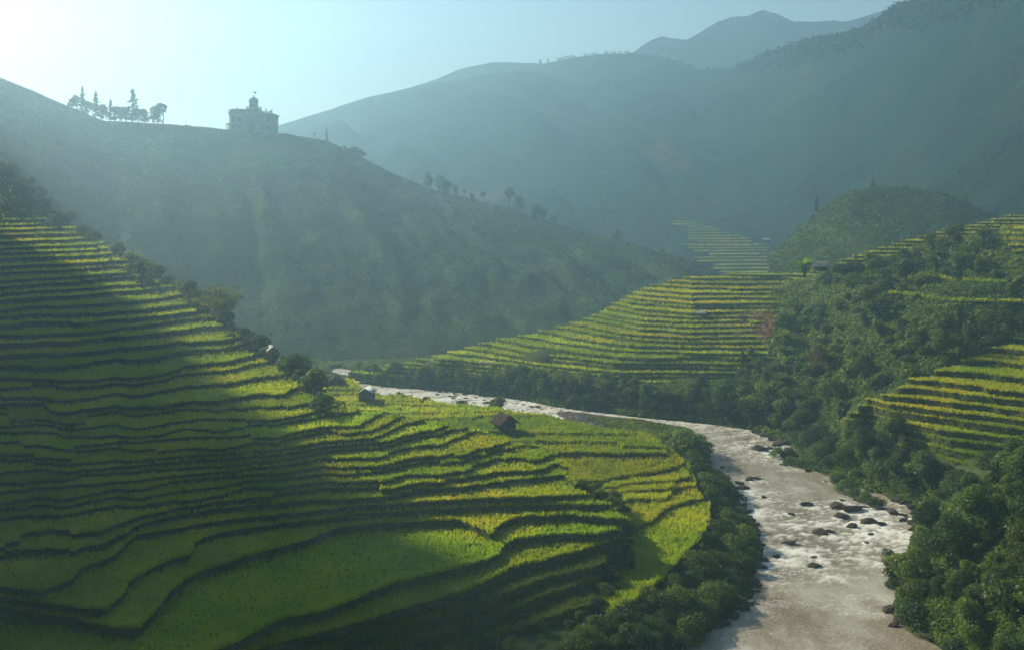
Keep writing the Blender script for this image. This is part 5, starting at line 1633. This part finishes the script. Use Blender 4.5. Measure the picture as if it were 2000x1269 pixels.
hut('field_hut', (X(986, d1), d1 + 1.6, 7.5), R(28), 3.4, 3.3, 1.3, 1.25, R(34), 'thatch', 'mat_wall', 'dark thatched hut on short posts standing in the bright rice', 0.65, 0.16, 0.2)
d2 = depth(784, 8.65)
hut('field_hut', (X(717, d2), d2, 8.6), R(-6), 3.2, 3.0, 2.2, 0.3, R(32), 'sheet_roof', 'plank', 'small grey plank hut with a pale roof edge at the far field', 0.3, 0.14)
h3 = on_near(531, 697)
hut('stilt_hut', (X(531, 199), 199, 22.6), R(25), 2.3, 2.0, 1.1, 1.5, R(34), 'sheet_roof', 'plank', 'plank hut on stilts with a shiny roof on the hillside crest', 0.35, 0.06)
d4 = 247.0
hut('field_hut', (X(655, d4), d4, 9.2), R(10), 3.6, 3.6, 1.0, 0.3, R(28), 'thatch', 'mat_wall', 'low wide thatched hut in the hazy hollow behind the terraces', 0.7, 0.2, 0.1)
d5 = 312.0
z5 = max(float(vh(X(1601, d5), d5)) - 0.2, zrow(530, d5))
hut('slope_hut', (X(1601, d5), d5, z5), R(86), 4.2, 3.4, 1.6, 0.3, R(30), 'tile_roof', 'mat_wall', 'brown hut with a long low roof beside the banana plant', 0.5, 0.18, 0.06)
hut('field_hut', (X(1370, 297), 297, zrow(621, 297)), R(70), 2.6, 2.2, 1.2, 0.3, R(28), 'tile_roof', 'plank', 'tiny grey hut among the golden terraces above the dry crop', 0.3, 0.12)
hut('field_hut', (X(952, 291), 291, zrow(716, 291)), R(80), 3.6, 2.6, 1.2, 0.2, R(14), 'sheet_roof', 'mat_wall', 'low shed with a flat pale sheet roof among the green spur terraces', 0.4, 0.08)
hut('field_hut', (X(1497, 655), 655, zrow(474, 655)), R(75), 4.0, 3.4, 1.6, 0.2, R(28), 'tile_roof', 'mat_wall', 'far tiny hut on the hazy distant terraces', 0.4, 0.14, planks=False)
M['earth'] = M['bank_brown']

# ------------------------------------------------------------------ the banana plant
def banana(loc, h, label):
    o = tag(empty('banana_plant', loc), label, 'banana plant')
    rr = random.Random(4)
    for k in range(4):
        a = rr.uniform(0, 6.28); q = rr.uniform(0.1, 0.7)
        v, f = tube([(q * math.cos(a), q * math.sin(a), -0.3), (q * 1.2 * math.cos(a), q * 1.2 * math.sin(a), h * 0.5)], [0.16, 0.10], 7)
        mk('stem', v, [(f, 0)], [M['bark']], o, True)
    for k in range(34):
        a = k * 2.4 + rr.uniform(-0.3, 0.3); up = rr.uniform(0.45, 1.45); ln = h * rr.uniform(0.45, 0.68); w = ln * 0.15
        z0 = h * rr.uniform(0.1, 0.42)
        q = rr.uniform(0.1, 0.7)
        P = []
        n = 6
        x = q * math.cos(a); y = q * math.sin(a); z = z0; e = up
        for i in range(n + 1):
            t = i / n
            ww = w * (math.sin(math.pi * min(1, 0.12 + 0.86 * t)) ** 0.6) * (0.3 if i == 0 else 1)
            sx, sy = -math.sin(a), math.cos(a)
            P += [(x + sx * ww, y + sy * ww, z + 0.25 * ww), (x, y, z), (x - sx * ww, y - sy * ww, z + 0.25 * ww)]
            st = ln / n
            x += st * math.cos(e) * math.cos(a); y += st * math.cos(e) * math.sin(a); z += st * math.sin(e)
            e -= 0.19
        mk('leaf', P, [(grid_faces(n + 1, 3), 0)], [M['banana']], o)
    return o
db = 306.0
banana((X(1570, db), db, max(float(vh(X(1570, db), db)) - 0.2, zrow(541, db))), 8.6, 'tall banana plant with broad bright leaves on the hilltop edge')

# ------------------------------------------------------------------ stones
M['rock'] = surf('river_stone', [(0.25, (0.028, 0.022, 0.018)), (0.5, (0.065, 0.05, 0.04)), (0.72, (0.16, 0.125, 0.10))], 0.8, 6, 0.9, 3.0, bdist=0.15)
def rock_mesh(seed, flat=0.6, sub=3):
    import bmesh
    bm = bmesh.new()
    bmesh.ops.create_icosphere(bm, subdivisions=sub, radius=1.0)
    rs = np.random.default_rng(seed)
    cuts = rs.normal(0, 1, (16, 3)) * (1, 1, 0.8); cuts /= np.linalg.norm(cuts, axis=1)[:, None]
    lim = rs.uniform(0.42, 0.85, 16)
    for v in bm.verts:
        p = np.array(v.co)
        for c, l in zip(cuts, lim):
            s = p @ c
            if s > l:
                p = p - c * (s - l) * 0.95
        nz = float(fbm(p[0] * 1.7 + seed, p[1] * 1.7 + p[2] * 2.1, seed, 3))
        p *= 1 + 0.14 * nz
        v.co = (p[0] * 1.45, p[1] * 0.95, p[2] * flat)
    me = bpy.data.meshes.new('rock')
    bm.to_mesh(me); bm.free()
    me.materials.append(M['rock'])
    for p in me.polygons:
        p.use_smooth = False
    return me
ROCKS = [rock_mesh(401 + i, [0.55, 0.7, 0.45, 0.8, 0.6, 0.5][i], 2) for i in range(6)]
BIGR = [rock_mesh(421 + i, [0.6, 0.75, 0.5][i], 3) for i in range(3)]
rrng = np.random.default_rng(31)
def rock(name, px, py, wpx, label, group, z=0.0, hi=False):
    d = depth(py, z)
    s = wpx * d / F / 2.0
    me = (BIGR if hi else ROCKS)[rrng.integers(3 if hi else 6)]
    o = bpy.data.objects.new(name, me)
    COL.objects.link(o)
    o.location = (X(px, d), d + s * 0.4, z + s * 0.08)
    o.scale = (s, s * rrng.uniform(0.8, 1.2), s * rrng.uniform(0.7, 1.1))
    o.rotation_euler = (rrng.uniform(-0.15, 0.15), rrng.uniform(-0.15, 0.15), rrng.uniform(-0.5, 0.5) + (3.14 if rrng.random() < 0.5 else 0))
    tag(o, label, 'rock', group)
GR = 'rocks standing in the river'
for a, b, w, lab in RIVER_ROCKS:
    rock('river_rock', a, b, w, lab, GR, 0.0, w > 24)
rw = np.array(right_water, float); lw = np.array(left_water[7:18], float)
rows = []
for k in range(60):
    t = rrng.uniform(0, 1)
    s = np.interp(t, np.linspace(0, 1, len(lw)), lw[:, 0]); b = np.interp(t, np.linspace(0, 1, len(lw)), lw[:, 1])
    rows.append((s + rrng.normal(-2, 9), b + rrng.normal(0, 4), rrng.uniform(8, 22) * (b / 1000) ** 1.5))
rows.sort(key=lambda q: q[1])
for i, (a, b, w) in enumerate(rows):
    rock('shore_rock', a, b, w, f'dark stone on the left shore line, {ordinal(i + 1)} from upstream', 'stones along the left shore', 0.15)
rows = []
bp = np.array([(1470, 842), (1500, 852), (1528, 862), (1548, 876), (1560, 890), (1530, 902), (1545, 906), (1560, 908), (1600, 924), (1700, 960), (1780, 985), (1795, 1000), (1800, 1015), (1795, 1030), (1790, 1045), (1745, 1190), (1755, 1225)], float)
for k in range(64):
    t = rrng.uniform(0, 1)
    a = np.interp(t, np.linspace(0, 1, len(bp)), bp[:, 0]); b = np.interp(t, np.linspace(0, 1, len(bp)), bp[:, 1])
    rows.append((a + rrng.normal(0, 7), b + rrng.normal(0, 3.5), rrng.uniform(9, 24) * (b / 950)))
rows += [(1545, 893, 40), (1528, 868, 34), (1748, 1195, 42), (1772, 1215, 46), (1835, 1252, 60), (1800, 1232, 40)]
rows.sort(key=lambda q: q[1])
for i, (a, b, w) in enumerate(rows):
    rock('shore_rock', a, b, w, f'brown stone at the foot of the right bank, {ordinal(i + 1)} from upstream', 'stones along the right shore', 0.1, w > 30)
rows = []
for k in range(70):
    a = rrng.uniform(850, 1260)
    b = np.interp(a, [850, 1000, 1150, 1260], [766, 790, 818, 840]) + rrng.uniform(-8, 10)
    rows.append((a, b, rrng.uniform(4, 12)))
rows.sort(key=lambda q: q[0])
for i, (a, b, w) in enumerate(rows):
    rock('river_rock', a, b, w, f'small stone in the far shallow rapids, {ordinal(i + 1)} from the left', 'stones in the far rapids', 0.0)
# gravel of the bar: too many to count
def gravel():
    poly = [(1085, 803), (1150, 810), (1250, 822), (1340, 838), (1372, 862), (1385, 880), (1350, 888), (1300, 880), (1250, 852), (1180, 834), (1100, 818)]
    V0 = np.array([v.co for v in ROCKS[0].vertices]); F0 = np.array([tuple(p.vertices) for p in rock_mesh(450, 0.6, 1).polygons])
    V0 = np.array([v.co for v in rock_mesh(450, 0.6, 1).vertices])
    VV, FF, o, n = [], [], 0, 0
    while n < 3500:
        a, b = rrng.uniform(1080, 1390), rrng.uniform(800, 890)
        if not inside(poly, a, b):
            continue
        d = depth(b, 0.4)
        x = X(a, d); s = rrng.uniform(0.12, 0.5)
        an = rrng.uniform(0, 6.28); c_, s_ = math.cos(an), math.sin(an)
        P = V0 * s
        P = np.stack([P[:, 0] * c_ - P[:, 1] * s_, P[:, 0] * s_ + P[:, 1] * c_, P[:, 2]], 1) + (x, d, float(vh(x, d)) + 0.03)
        VV.append(P); FF.append(F0 + o); o += len(P); n += 1
    mk('gravel', np.concatenate(VV), [(np.concatenate(FF), 0)], [M['rock']], kind='stuff')
gravel()
